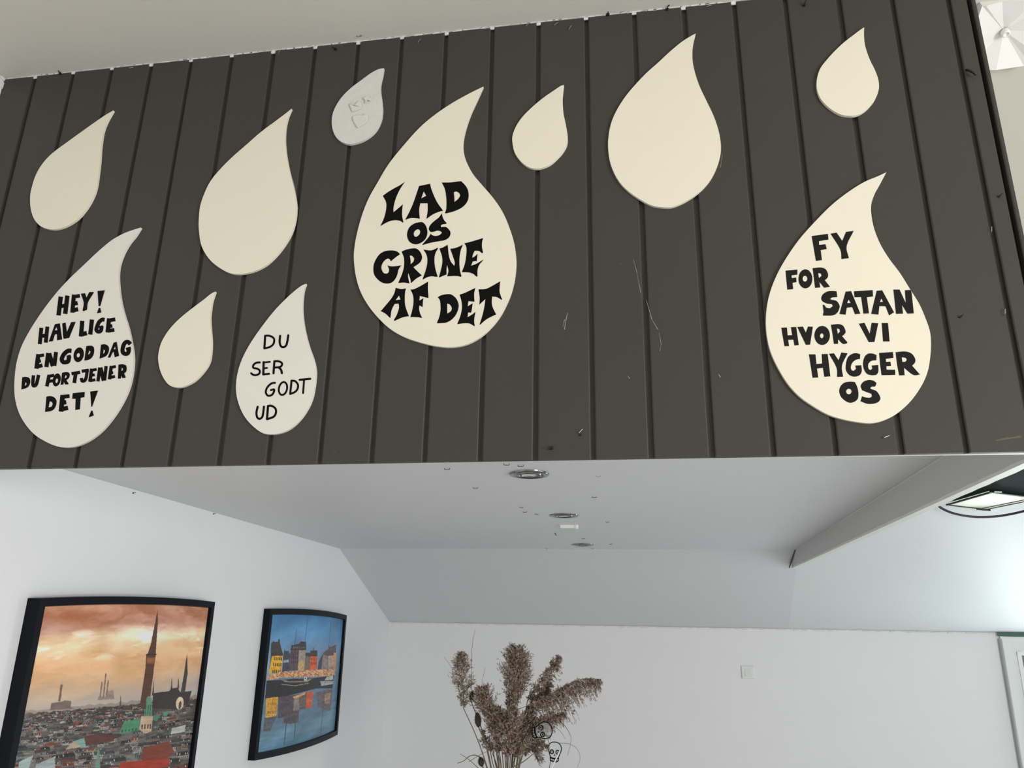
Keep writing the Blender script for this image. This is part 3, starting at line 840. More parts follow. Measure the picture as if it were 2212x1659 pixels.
for px, py, a in ((606, 113, 50), (907, 90, 50), (1141, 55, 42), (1202, 54, 35), (1232, 62, 60), (1345, 28, 4), (1531, 16, 12), (285, 149, 10),
                  (2140, 497, 80), (1255, 932, 45), (2169, 675, 80), (1394, 25, 5), (1914, 944, 20)):
    place(st0, at_y(px, py, 0), (0, math.radians(-a), 0), 'bare silver staple left in the dark boards', 'silver staples in the boards', 'staple')
for px, py, a, s_ in ((725, 107, 170, 1.3), (500, 116, 20, 1.3), (352, 126, 60, 1.1), (131, 160, 40, 1.3), (1313, 32, 10, 1.5), (1441, 21, 5, 1.2), (1737, 12, 30, 1.3),
                      (1191, 968, 200, 1.4), (2158, 425, 10, .9), (2074, 685, 0, .9), (201, 145, 90, .8), (1253, 940, 0, .7)):
    place(pl0, at_y(px, py, 0), (0, math.radians(-a), 0), 'small black tack stuck in the dark boards', 'black tacks in the boards', 'tack', s_)
for px, py, w_ in ((287, 1065, 'black tack at the top of the left wall near the panelling'), (461, 1110, 'black tack at the top of the left wall above the two pictures')):
    o = place(pl0, at_x(px, py, XL * S), (0, 0, math.radians(90)), w_, None, 'tack', .9)
    if 'group' in o:
        del o['group']
# bent black hook by the right-hand end of the boards
mb = MB()
mb.tube(catmull([tuple(at_y(x, y, d)) for x, y, d in ((2087, 151, .0), (2093, 152, -.006), (2101, 156, -.009), (2107, 160, -.008), (2106, 163, -.006))], False, 5), .0022, 6)
tag(mb.make('bent_hook', M_BLACK), 'bent black hook near the right end of the panelling', 'hook')


def soffit_at(px, py):
    p0, a, b = W(XL, 0.2, .90), W(XS0, .2, .955), W(XL, YK, ZK)
    return at_plane(px, py, p0, (a - p0).cross(b - p0).normalized())


for px, py, a, src in ((1094, 1000, 10, st1), (1125, 1003, -5, st1), (1027, 1051, 0, st1), (966, 1010, 0, st1), (1284, 1071, 5, st1), (1126, 1093, 40, st1), (1134, 1103, -10, st1),
                       (1312, 1125, 20, st1), (1260, 1161, 10, st1), (1181, 1183, 60, st1), (1280, 1183, 0, st1), (1319, 1173, -20, st1), (1159, 1108, 30, st1)):
    place(src, soffit_at(px, py), (math.radians(90), 0, math.radians(a)), 'small dark staple left in the white soffit', 'dark staples in the soffit', 'staple', 1.3)
o = place(st0, soffit_at(1292, 1026), (math.radians(90), 0, math.radians(15)), 'bright bent staple in the soffit right of the front downlight', None, 'staple', 1.2)
if 'group' in o:
    del o['group']
o = place(pl0, soffit_at(1199, 1150), (math.radians(90), 0, 0), 'black tack in the soffit just behind the white clip', None, 'tack', 1.6)
if 'group' in o:
    del o['group']
for px, py in ((776, 76),):
    d = at_plane(px, py, W(0, 0, H), Vector((0, 0, 1)))
    o = place(st1, d, (math.radians(90), 0, 0), 'dark staple in the upper ceiling above the boards', None, 'staple')
    if 'group' in o:
        del o['group']

# white plastic clip on the soffit
a, b = soffit_at(1209, 1133), soffit_at(1249, 1133)
mb = MB()
dv = (b - a)
nl = Vector((-dv.y, dv.x, 0)).normalized()
L = dv.length
dn = Vector((0, 0, -1))
for t0, t1, wd, hh in ((0, .88, .013, .014), (.84, 1.0, .017, .017)):
    p, q_ = a + dv * t0, a + dv * t1
    c0 = .004 if t0 == 0 else 0
    mb.hexa([p - nl * wd + dn * -.001, q_ - nl * wd + dn * -.001, q_ + nl * wd + dn * -.001, p + nl * wd + dn * -.001,
             p - nl * wd * .8 + dn * hh + dv * c0 * 10, q_ - nl * wd * .8 + dn * hh, q_ + nl * wd * .8 + dn * hh, p + nl * wd * .8 + dn * hh + dv * c0 * 10])
clip = mb.make('plastic_clip', M_PLASTIC)
bv = clip.modifiers.new('edge', 'BEVEL')
bv.width = .002
bv.segments = 2
tag(clip, 'white plastic clip on the soffit between the two rear downlights', 'clip')

# ------------------------------------------------------------------ downlights


def lathe(prof, n=40):
    vs, fs = [], []
    for r, z in prof:
        for j in range(n):
            vs.append((r * math.cos(2 * math.pi * j / n), r * math.sin(2 * math.pi * j / n), z))
    for i in range(len(prof) - 1):
        for j in range(n):
            fs.append((i * n + j, i * n + (j + 1) % n, (i + 1) * n + (j + 1) % n, (i + 1) * n + j))
    return vs, fs


def downlight(px, py, label):
    p = soffit_at(px, py)
    t = thing('downlight', label, 'ceiling light', p, 'chrome downlights in the soffit')
    for nm, prof, m in (('trim_ring', [(.0445, .001), (.0445, -.003), (.042, -.0055), (.036, -.006), (.031, -.003), (.0285, .004)], M_CHROME),
                        ('inner_ring', [(.0285, .003), (.0280, -.0055), (.0255, -.007), (.0235, -.004), (.023, .004)], M_CHROME),
                        ('lens', [(.0235, .0), (.018, -.0035), (.010, -.0055), (.0004, -.006)], M_GLASS)):
        vs, fs = lathe(prof)
        o = build(nm, [Vector(v) * 1.13 + p for v in vs], fs, m, t, smooth=True)
    return t


downlight(1143, 1022, 'chrome downlight nearest the dark panelling')
downlight(1218, 1111.5, 'middle chrome downlight, just in front of the white clip')
downlight(1258, 1175, 'rear chrome downlight nearest the back wall')

# ------------------------------------------------------------------ folded white panel on the slope at the upper right
pc = on_slope(2167, 64)
ex = Vector((1, 0, 0))
ey = Vector((0, 1, -SL)).normalized()
NO = -PSN
fold = thing('folded_lamp', 'white folded square lamp with a centre screw, right of the panelling', 'wall lamp', pc)
hs = 0.073
ring, mid = [], []
for a_, hm in ((0, .004), (32, .030), (52, .014), (90, .026), (128, .008), (180, .022), (228, .030), (246, .010), (290, .026), (328, .006)):
    t = math.radians(a_)
    k_ = hs / max(abs(math.cos(t)), abs(math.sin(t)))
    ring.append((math.cos(t) * k_, math.sin(t) * k_))
    mid.append(hm)
for cx_, cy_ in ((hs, hs), (-hs, hs), (-hs, -hs), (hs, -hs)):
    t = math.atan2(cy_, cx_) % (2 * math.pi)
    k_ = sum(1 for x, y in ring if math.atan2(y, x) % (2 * math.pi) < t)
    ring.insert(k_, (cx_, cy_))
    mid.insert(k_, (mid[k_ - 1] + mid[k_ % len(mid)]) / 2)
nr = len(ring)
vs = [pc + NO * .004]
for (x, y), hm in zip(ring, mid):
    vs.append(pc + ex * x * .99 + ey * y * .99 + NO * (.018 + hm * .55))
for x, y in ring:
    vs.append(pc + ex * x + ey * y + NO * .016)
for x, y in ring:
    vs.append(pc + ex * x + ey * y + NO * -.001)
fs = [(0, 1 + i, 1 + (i + 1) % nr) for i in range(nr)]
for k_ in (0, 1):
    fs += [(1 + k_ * nr + i, 1 + (k_ + 1) * nr + i, 1 + (k_ + 1) * nr + (i + 1) % nr, 1 + k_ * nr + (i + 1) % nr) for i in range(nr)]
M_FOLD = mat('white_folded_sheet', (0.80, 0.785, 0.74), 0.35)
build('folded_shade', vs, fs, M_FOLD, fold)
rot = NO.to_track_quat('Z', 'Y').to_matrix()
vs, fs = lathe([(.0085, .010), (.0085, .018), (.007, .021), (.005, .0215), (.004, .019), (.0005, .0185)], 20)
build('screw_cap', [rot @ Vector(v) + pc for v in vs], fs, M_PLASTIC, fold, smooth=True)

# ------------------------------------------------------------------ light switch on the back wall
p0, p1 = at_y(1600.5, 1438, YB * S), at_y(1631, 1467, YB * S)
cx, cz = (p0.x + p1.x) / 2, (p0.z + p1.z) / 2
hw, hh = (p1.x - p0.x) / 2, (p0.z - p1.z) / 2
y0 = YB * S
sw = thing('light_switch', 'square white light switch on the back wall', 'light switch', (cx, y0, cz - hh))
mb = MB()
mb.box((cx - hw, y0 - .008, cz - hh), (cx + hw, y0 + .001, cz + hh))
o = mb.make('cover_plate', M_SWITCH, sw)
bv = o.modifiers.new('edge', 'BEVEL')
bv.width = .004
bv.segments = 3
mb = MB()
mb.hexa([(cx - hw * .55, y0 - .006, cz - hh * .62), (cx + hw * .62, y0 - .006, cz - hh * .62), (cx + hw * .62, y0 - .006, cz + hh * .62), (cx - hw * .55, y0 - .006, cz + hh * .62),
         (cx - hw * .5, y0 - .011, cz - hh * .56), (cx + hw * .58, y0 - .013, cz - hh * .56), (cx + hw * .58, y0 - .012, cz + hh * .56), (cx - hw * .5, y0 - .0095, cz + hh * .56)])
mb.make('rocker', M_SWITCH, sw)

# ------------------------------------------------------------------ pictures on the left wall
rng = np.random.default_rng(5)


def vnoise(x, y, seed):
    xi, yi = np.floor(x).astype(int), np.floor(y).astype(int)
    fx, fy = x - xi, y - yi
    fx, fy = fx * fx * (3 - 2 * fx), fy * fy * (3 - 2 * fy)

    def h(a, b):
        v = np.sin(a * 127.1 + b * 311.7 + seed * 74.7) * 43758.5453
        return v - np.floor(v)
    return (h(xi, yi) * (1 - fx) + h(xi + 1, yi) * fx) * (1 - fy) + (h(xi, yi + 1) * (1 - fx) + h(xi + 1, yi + 1) * fx) * fy


def fbm(x, y, seed, o=5):
    v, a, t = 0, .5, 0
    for i in range(o):
        v = v + a * vnoise(x * 2 ** i, y * 2 ** i, seed + i)
        t += a
        a *= .55
    return v / t


def inpoly(X, Y, pts):
    r = np.zeros(X.shape, bool)
    n = len(pts)
    for i in range(n):
        x0, y0_ = pts[i]
        x1, y1 = pts[(i + 1) % n]
        if y0_ == y1:
            continue
        c = (y0_ > Y) != (y1 > Y)
        r ^= c & (X < (x1 - x0) * (Y - y0_) / (y1 - y0_) + x0)
    return r


def fill(col, X, Y, pts, c, jit=0.0, nz=None):
    mk = inpoly(X, Y, pts)
    c = np.array(c, float)
    if jit and nz is not None:
        col[mk] = c * (1 + jit * (nz[mk][:, None] - .5) * 2)
    else:
        col[mk] = c


def line(col, X, Y, a, b, wd, c):
    ax, ay = a
    bx, by = b
    L2 = (bx - ax) ** 2 + (by - ay) ** 2
    t = np.clip(((X - ax) * (bx - ax) + (Y - ay) * (by - ay)) / L2, 0, 1)
    d = np.hypot(X - ax - t * (bx - ax), Y - ay - t * (by - ay))
    col[d < wd / 2] = c


def ramp(t, stops):
    xs = [s[0] for s in stops]
    return np.stack([np.interp(t, xs, [s[1][k] for s in stops]) for k in range(3)], -1)


def paint_skyline(PX, PY, s, t):
    """harbour-less town at sunset: s runs right, t runs down (0..1); PX, PY only place the outlines of the print"""
    X, Y = (PX - 0) * 1901 / 480, (PY - 1240) * 1901 / 480
    n1 = fbm(s * 4 + 2, t * 14, 3)
    n2 = fbm(s * 9, t * 30, 9)
    n3 = fbm(s * 5 + 9 + .8 * n1, t * 11 + 1.5 * n2, 15)
    q = t + (n1 - .5) * .10
    col = ramp(q, [(0, (196, 138, 106)), (.05, (188, 128, 98)), (.115, (186, 128, 100)), (.15, (222, 178, 134)), (.19, (232, 200, 158)), (.25, (222, 172, 122)), (.30, (214, 160, 112)),
                   (.36, (212, 168, 126)), (.42, (196, 166, 138)), (.47, (176, 160, 148)), (.55, (178, 168, 160)), (1, (170, 160, 150))])
    hl = np.clip((n2 - .56) * 6, 0, 1) * np.exp(-((t - .2) / .09) ** 2)
    col += hl[..., None] * np.array([22, 34, 48])
    bright = np.exp(-(((X - 1150) / 420) ** 2 + ((Y - 500) / 60) ** 2)) + .8 * np.exp(-(((X - 480) / 170) ** 2 + ((Y - 490) / 60) ** 2)) + .7 * np.exp(-(((X - 1000) / 120) ** 2 + ((Y - 650) / 45) ** 2))
    col = col + (np.clip(bright, 0, 1) * (.35 + n2))[..., None] * np.array([20, 34, 46])
    dark = np.exp(-(((X - 620) / 300) ** 2 + ((Y - 350) / 60) ** 2)) + .6 * np.exp(-(((X - 1500) / 250) ** 2 + ((Y - 380) / 50) ** 2)) + .5 * np.exp(-(((X - 420) / 200) ** 2 + ((Y - 680) / 60) ** 2))
    col = col - (np.clip(dark, 0, 1) * (.5 + n1))[..., None] * np.array([22, 30, 32])
    cl = np.clip((n3 - .47) * 4.5, -1, 1) * np.clip(1 - t / .46, 0, 1) ** .5
    col = col + np.where(cl > 0, cl, cl * .9)[..., None] * np.array([24, 27, 30])
    g_ = col.mean(-1, keepdims=True)
    col = g_ + (col - g_) * .95 + 6
    # far haze and town
    sky = 1190 - (X - 240) * .085
    nz = fbm(X / 55, (Y + .1 * X) / 13, 21, 4)
    far = Y > sky - 26 + 22 * (vnoise(X / 45, X * 0, 4) - .5)
    col[far] = (150, 138, 126)
    town = Y > sky + 4 + 16 * (vnoise(X / 22, X * 0, 8) - .5)
    depth = np.clip((Y - sky) / 450, 0, 1)
    base = ramp(depth, [(0, (80, 71, 64)), (.13, (66, 60, 55)), (.26, (84, 78, 72)), (.5, (92, 89, 86)), (1, (104, 102, 100))]) * (.55 + .9 * nz)[..., None]
    base = base + (np.clip((500 - X) / 400, 0, 1) * (1 - depth))[..., None] * np.array([30, 26, 22])
    col[town] = base[town]
    R = random.Random(3)
    y = 1215.0
    while y < 2300:                       # rows of houses, nearer and larger towards the viewer
        k = .45 + (y - 1180) / 520
        x = R.uniform(120, 180)
        while x < 1660:
            w_, h_, rf = R.uniform(30, 95) * k, R.uniform(14, 30) * k, R.uniform(12, 26) * k
            yy = y - (x - 240) * .10 + R.uniform(-8, 8) * k
            if R.random() < .78:
                wall = R.choice([(120, 114, 106), (146, 138, 128), (98, 94, 90), (160, 156, 150), (84, 80, 78), (128, 108, 92), (70, 68, 68)])
                roof = R.choice([(62, 60, 60), (50, 50, 54), (78, 74, 70), (92, 60, 50), (56, 58, 62), (112, 66, 52), (70, 82, 80), (44, 44, 46), (96, 98, 98)])
                sl = -.10 * w_
                fill(col, X, Y, [(x, yy), (x + w_, yy + sl), (x + w_, yy + sl + h_), (x, yy + h_)], wall, .3, nz)
                fill(col, X, Y, [(x - 2, yy + 1), (x + w_ * .12, yy - rf), (x + w_ * .9, yy + sl - rf), (x + w_ + 2, yy + sl + 1)], roof, .35, nz)
                m_ = int(w_ / (11 * k))
                for q in range(m_):
                    wx = x + (q + .3) * w_ / m_
                    wy = yy - .10 * (wx - x) + h_ * .25
                    fill(col, X, Y, [(wx, wy), (wx + 4 * k, wy), (wx + 4 * k, wy + h_ * .5), (wx, wy + h_ * .5)], (44, 42, 42))
                    if R.random() < .35:
                        fill(col, X, Y, [(wx, wy - h_ * .2 - rf * .7), (wx + 5 * k, wy - h_ * .2 - rf * .7), (wx + 4.5 * k, wy - h_ * .2 - rf * .2), (wx - .5 * k, wy - h_ * .2 - rf * .2)], R.choice([(188, 184, 176), (34, 34, 36)]))
            x += w_ * R.uniform(.7, 1.2)
        y += 34 * k
    def f(c, *pts):
        fill(col, X, Y, pts, c, .14, nz)
    f((150, 132, 122), (835, 1080), (840, 1050), (905, 1050), (910, 1010), (970, 990), (978, 1070))
    for a, b in (((857, 1050), (873, 925)), ((885, 1050), (906, 855)), ((911, 1045), (926, 915))):
        line(col, X, Y, a, b, 12, (128, 108, 100))
    f((112, 100, 92), (430, 1165), (440, 1105), (500, 1095), (560, 1082), (610, 1085), (605, 1140), (640, 1150))
    f((116, 94, 80), (498, 1090), (518, 945), (538, 945), (516, 1090))
    f((190, 170, 150), (515, 945), (525, 905), (532, 895), (540, 945))
    f((84, 80, 72), (1020, 1130), (1033, 1035), (1038, 1130))
    f((58, 52, 50), (1300, 1150), (1310, 1020), (1450, 1000), (1460, 980), (1520, 970), (1540, 1010), (1640, 1000), (1610, 1110), (1560, 1130), (1500, 1160))
    for a, b in (((1467, 995), (1471, 880)), ((1524, 980), (1527, 880)), ((1308, 1040), (1316, 905))):
        f((66, 60, 58), (a[0] - 9, a[1]), (b[0], b[1]), (a[0] + 9, a[1]))
    f((62, 60, 60), (1545, 1015), (1575, 850), (1601, 670), (1606, 850), (1580, 1020))
    f((88, 62, 50), (1195, 1135), (1245, 800), (1250, 700), (1262, 685), (1290, 600), (1330, 400), (1348, 300), (1352, 400), (1338, 590), (1332, 690), (1330, 720), (1310, 860), (1285, 1060), (1272, 1135))
    f((150, 96, 66), (1256, 715), (1328, 712), (1316, 765), (1258, 765))
    line(col, X, Y, (1253, 690), (1335, 686), 10, (52, 40, 36))
    f((212, 190, 158), *ell(1538, 1105, 33, 55, 8))
    f((90, 66, 56), *ell(1540, 1122, 12, 36, 8))
    f((192, 166, 140), (1190, 1330), (1210, 1215), (1310, 1215), (1290, 1350), (1240, 1365))
    for xx in (1212, 1236, 1262, 1282):
        f((66, 58, 54), (xx, 1285), (xx + 10, 1285), (xx + 7, 1325), (xx - 3, 1325))
    f((92, 140, 112), (1232, 1212), (1250, 1105), (1300, 1105), (1302, 1212))
    for xx in (1250, 1270, 1288):
        line(col, X, Y, (xx, 1120), (xx - 6, 1205), 7, (58, 84, 72))
    f((96, 142, 114), *ell(1276, 1080, 25, 34))
    f((78, 134, 100), (1060, 1262), (1200, 1240), (1190, 1335), (1020, 1368))
    for k in range(5):
        f((38, 88, 64), (1040 + k * 30, 1335 - k * 4), (1054 + k * 30, 1333 - k * 4), (1050 + k * 30, 1352 - k * 4), (1036 + k * 30, 1354 - k * 4))
    f((82, 130, 106), (1305, 1210), (1368, 1200), (1340, 1262), (1315, 1250))
    f((84, 140, 112), (1395, 1185), (1440, 1170), (1430, 1215), (1400, 1225))
    f((176, 176, 168), (1470, 1320), (1590, 1290), (1580, 1350), (1460, 1370))
    f((90, 60, 52), (720, 1390), (860, 1355), (990, 1380), (970, 1430), (730, 1470))
    f((122, 62, 48), (1220, 1490), (1440, 1430), (1495, 1520), (1420, 1585), (1210, 1592))
    f((158, 58, 40), (1030, 1612), (1450, 1575), (1440, 1650), (1000, 1700))
    f((120, 158, 148), (630, 1430), (720, 1400), (735, 1470), (680, 1480))
    f((168, 150, 130), (558, 1502), (630, 1430), (700, 1480))
    f((150, 160, 160), (310, 1630), (470, 1560), (472, 1720), (290, 1720))
    f((150, 166, 162), (165, 1605), (285, 1550), (225, 1720), (150, 1720))
    f((104, 132, 120), (815, 1659), (835, 1500), (850, 1500), (858, 1659))
    return col


def paint_harbour(PX, PY, s, t):
    X, Y = (PX - 500) * 1576 / 360, (PY - 1280) * 1576 / 360
    n1 = fbm(s * 3 + 5, t * 7, 31)
    nz = fbm(X / 14, Y / 14, 41, 4)
    col = ramp(t + (n1 - .5) * .12, [(0, (70, 124, 172)), (.14, (92, 146, 190)), (.26, (112, 152, 188)), (.4, (128, 158, 186)), (.55, (96, 124, 148)), (.78, (92, 122, 142)), (.9, (104, 138, 158)), (1, (84, 122, 148))])
    n4 = fbm(s * 5 + n1, t * 9 + s * 3, 61)
    col = col * (.80 + .38 * n4)[..., None] + 4
    def f(c, *pts):
        fill(col, X, Y, pts, c, .22, nz)
    dk = (70, 64, 66)
    f(dk, (370, 600), (375, 480), (400, 455), (405, 468), (440, 465), (445, 438), (456, 440), (458, 475), (485, 575), (488, 600))
    f((112, 92, 92), (355, 750), (370, 598), (388, 598), (372, 750))
    f((228, 172, 52), (385, 600), (487, 597), (470, 752), (352, 765))
    for yy in (612, 668, 732):
        for k in range(5):
            x = 402 + k * 17 - (yy - 612) * .11
            f((70, 58, 46), (x, yy), (x + 9, yy), (x + 7, yy + 30), (x - 2, yy + 30))
    f((72, 74, 90), (478, 760), (490, 590), (500, 535), (512, 555), (540, 550), (562, 600), (548, 745))
    f((150, 160, 176), (492, 640), (545, 636), (543, 660), (490, 664))
    f(dk, (556, 548), (566, 500), (640, 482), (655, 462), (705, 465), (706, 545))
    for k in range(6):
        f((112, 110, 116), (585 + k * 19, 512), (595 + k * 19, 510), (594 + k * 19, 528), (583 + k * 19, 530))
    f((98, 84, 90), (558, 545), (640, 545), (628, 735), (545, 740))
    for yy in (560, 600, 645):
        for k in range(4):
            x = 568 + k * 18
            f((62, 58, 70), (x, yy), (x + 8, yy), (x + 6, yy + 28), (x - 2, yy + 28))
    f((166, 152, 138), (640, 545), (702, 545), (690, 740), (626, 742))
    f((196, 164, 118), (632, 650), (694, 648), (690, 740), (626, 742))
    f((118, 108, 100), (700, 575), (746, 570), (740, 740), (688, 742))
    f(dk, (698, 600), (702, 570), (746, 568), (748, 604))
    f(dk, (742, 605), (746, 550), (772, 548), (775, 510), (781, 548), (812, 548), (812, 605))
    f((208, 98, 58), (744, 605), (812, 602), (804, 745), (738, 745))
    for yy in (618, 662):
        for k in range(4):
            x = 754 + k * 14
            f((120, 60, 46), (x, yy), (x + 6, yy), (x + 5, yy + 22), (x - 1, yy + 22))
    f((74, 74, 84), (812, 745), (826, 650), (862, 580), (868, 745))
    f((146, 132, 132), (848, 745), (866, 570), (920, 545), (990, 560), (985, 745))
    f((96, 88, 92), (862, 590), (872, 565), (918, 530), (922, 505), (935, 515), (990, 490), (988, 590), (920, 600))
    f((186, 160, 140), (918, 600), (975, 590), (972, 700), (916, 705))
    f((214, 150, 100), (966, 570), (990, 570), (985, 745), (964, 745))
    b = inpoly(X, Y, [(340, 785), (470, 748), (800, 728), (985, 725), (975, 785), (800, 795), (480, 805), (338, 830)])
    pat = fbm(X / 11, Y / 9, 55, 3)
    cc = np.array([232, 172, 128]) * (.42 + .95 * pat)[..., None]
    col[b] = cc[b]
    f((48, 48, 50), (332, 832), (480, 826), (600, 815), (740, 812), (970, 785), (955, 905), (800, 908), (500, 985), (318, 1005))
    f((150, 142, 130), (470, 822), (500, 845), (560, 850), (720, 846), (760, 818), (745, 815), (700, 832), (560, 836), (500, 828))
    f((70, 66, 62), (505, 838), (560, 842), (690, 838), (690, 826), (560, 830))
    f((206, 206, 202), (682, 832), (690, 800), (714, 798), (716, 832))
    f((60, 70, 90), (690, 820), (696, 806), (708, 806), (706, 820))
    line(col, X, Y, (475, 868), (600, 882), 5, (170, 170, 166))
    line(col, X, Y, (600, 882), (730, 858), 5, (170, 170, 166))
    f((168, 168, 172), (838, 838), (965, 835), (958, 865), (850, 884))
    f((196, 190, 184), (900, 800), (960, 780), (962, 825), (880, 830))
    line(col, X, Y, (430, 800), (545, 700), 4, (50, 44, 44))
    # reflections
    f((92, 92, 98), (300, 1310), (312, 1180), (430, 1165), (400, 1230), (365, 1312))
    f((204, 152, 62), (325, 1000), (442, 985), (425, 1168), (322, 1184))
    for yy in (1040, 1120):
        for k in range(5):
            x = 345 + k * 18
            f((110, 84, 50), (x, yy), (x + 8, yy), (x + 6, yy + 26), (x - 2, yy + 26))
    f((86, 80, 88), (442, 990), (550, 975), (545, 1190), (490, 1180), (440, 1190))
    f((88, 80, 84), (545, 975), (650, 960), (632, 1225), (560, 1242), (490, 1235), (500, 1130))
    f((140, 128, 120), (590, 985), (648, 970), (640, 1110), (585, 1120))
    f((108, 96, 92), (640, 965), (712, 945), (705, 1100), (640, 1105))
    f((200, 98, 64), (712, 945), (778, 930), (756, 1085), (702, 1098))
    f((214, 160, 110), (580, 985), (640, 965), (700, 940), (700, 960), (640, 990), (590, 1002))
    f((106, 98, 104), (800, 945), (955, 912), (935, 1115), (880, 1110), (815, 1075))
    f((160, 130, 112), (880, 960), (940, 945), (930, 1050), (880, 1050))
    for a, bb, wd in (((720, 255), (692, 480), 4), ((614, 350), (600, 500), 4), ((942, 270), (920, 520), 3), ((600, 500), (590, 830), 3), ((518, 1240), (498, 1440), 7), ((606, 1230), (594, 1375), 6), ((866, 1110), (842, 1330), 4)):
        line(col, X, Y, a, bb, wd, (62, 70, 84))
    rip = fbm(s * 6, t * 60, 77, 3)
    wt = (t > .62)
    col[wt] *= (.9 + .2 * rip)[wt][..., None]
    return col


def srgb2lin(c):
    c = np.clip(c, 0, 255) / 255
    return np.where(c <= .04045, c / 12.92, ((c + .055) / 1.055) ** 2.4)


M_PRINT = bpy.data.materials.new('printed_photo_paper')
M_PRINT.use_nodes = True
nt = M_PRINT.node_tree
at = nt.nodes.new('ShaderNodeVertexColor')
at.layer_name = 'print'
nt.links.new(at.outputs[0], nt.nodes['Principled BSDF'].inputs['Base Color'])
nt.nodes['Principled BSDF'].inputs['Roughness'].default_value = 0.4
nt.nodes['Principled BSDF'].inputs['Specular IOR Level'].default_value = 0.25


def picture(label, Y0, Y1, zt0, zt1, height, depth, border, arch, bow, painter, gain):
    """bowed frame on the left wall; all in board units"""
    root = thing('framed_picture', label, 'picture', W(XL, (Y0 + Y1) / 2, zt0 - height), 'framed town photographs on the left wall')

    def zt(s):
        return zt0 + (zt1 - zt0) * s + arch * (1 - (2 * s - 1) ** 2)

    def zb(s):
        return zt0 + (zt1 - zt0) * s - height - arch * .8 * (1 - (2 * s - 1) ** 2)

    def pt(s, v, d):
        """s along the wall, v down, d out of the wall"""
        z = zt(s) + (zb(s) - zt(s)) * v
        return W(XL + d + (bow * (1 - (2 * s - 1) ** 2) if d > .02 else 0), Y0 + (Y1 - Y0) * s, z)

    bs, bv_ = border / (Y1 - Y0), border / height
    n = 24
    ss = [i / n for i in range(n + 1)]
    mb = MB()
    outer = [(s, 0) for s in ss] + [(1, i / 8) for i in range(1, 9)] + [(s, 1) for s in reversed(ss[:-1])] + [(0, i / 8) for i in range(7, 0, -1)]
    m_ = len(outer)
    rings = []
    for d, k in ((0.0, 0), (depth, 0), (depth, 1), (depth - .13, 1.12)):
        rings.append([pt(s + (0 if False else (bs * k * (1 - 2 * s))), v + bv_ * k * (1 - 2 * v), d) for s, v in outer])
    for r_ in rings:
        mb.v += r_
    for a in range(len(rings) - 1):
        for i in range(m_):
            j = (i + 1) % m_
            mb.f.append((a * m_ + i, a * m_ + j, (a + 1) * m_ + j, (a + 1) * m_ + i))
    mb.make('frame', M_FRAME, root, recalc=False)
    NS, NV = 470, 420
    sg, vg = np.meshgrid(np.linspace(bs, 1 - bs, NS), np.linspace(bv_, 1 - bv_, NV))
    z_t = zt0 + (zt1 - zt0) * sg + arch * (1 - (2 * sg - 1) ** 2)
    z_b = zt0 + (zt1 - zt0) * sg - height - arch * .8 * (1 - (2 * sg - 1) ** 2)
    xx = XL + depth - .11 + bow * (1 - (2 * sg - 1) ** 2)
    pos = np.stack([xx * S, (Y0 + (Y1 - Y0) * sg) * S, Z0 + (z_t + (z_b - z_t) * vg) * S], -1).reshape(-1, 3)
    px, py = project(pos)
    col = painter(px, py, ((sg - bs) / (1 - 2 * bs)).ravel(), ((vg - bv_) / (1 - 2 * bv_)).ravel())
    lin = srgb2lin(col) * gain
    idx = np.arange(NS * NV).reshape(NV, NS)
    faces = np.stack([idx[:-1, :-1], idx[:-1, 1:], idx[1:, 1:], idx[1:, :-1]], -1).reshape(-1, 4)
    me = bpy.data.meshes.new('print')
    pos = pos - np.array(root.location)
    me.vertices.add(len(pos))
    me.vertices.foreach_set('co', pos.astype(np.float32).ravel())
    me.loops.add(faces.size)
    me.loops.foreach_set('vertex_index', faces.astype(np.int32).ravel())
    me.polygons.add(len(faces))
    me.polygons.foreach_set('loop_start', np.arange(0, faces.size, 4, dtype=np.int32))
    me.update(calc_edges=True)
    ca = me.color_attributes.new('print', 'FLOAT_COLOR', 'POINT')
    ca.data.foreach_set('color', np.concatenate([np.clip(lin, 0, 1), np.ones((len(lin), 1))], 1).astype(np.float32).ravel())
    me.materials.append(M_PRINT)
    o = bpy.data.objects.new('print', me)
    C.objects.link(o)
    o.parent = root
    return root


picture('black framed photo of a town skyline with spires under an orange sunset', 3.95, 11.9, -2.36, -2.24, 5.45, .35, .19, .10, .10, paint_skyline, 1.2)
picture('black framed photo of colourful harbour houses and boats in blue dusk', 16.2, 24.5, -2.39, -2.55, 5.40, .27, .21, .11, .16, paint_harbour, 1.2)

# ------------------------------------------------------------------ dried reeds in a vase
YP = 1.5
M_PLUME = bpy.data.materials.new('dry_reed_plume')
M_PLUME.use_nodes = True
nt = M_PLUME.node_tree
b_ = nt.nodes['Principled BSDF']
b_.inputs['Roughness'].default_value = .9
tc = nt.nodes.new('ShaderNodeTexCoord')
nn_ = nt.nodes.new('ShaderNodeTexNoise')
nn_.inputs['Scale'].default_value = 95
nn_.inputs['Detail'].default_value = 3
cr_ = nt.nodes.new('ShaderNodeValToRGB')
cr_.color_ramp.elements[0].position = .38
cr_.color_ramp.elements[0].color = (.13, .092, .068, 1)
cr_.color_ramp.elements[1].position = .64
cr_.color_ramp.elements[1].color = (.52, .41, .315, 1)
nt.links.new(tc.outputs['Object'], nn_.inputs['Vector'])
nt.links.new(nn_.outputs['Fac'], cr_.inputs[0])
nt.links.new(cr_.outputs[0], b_.inputs['Base Color'])


def zp(x, y, dy=0.0):
    """a point of the bouquet, read off the enlarged photograph (2132 px across 410)"""
    return at_y(930 + x * 410 / 2132, 1340 + y * 410 / 2132, YP + dy)


BASE = zp(860, 1900)


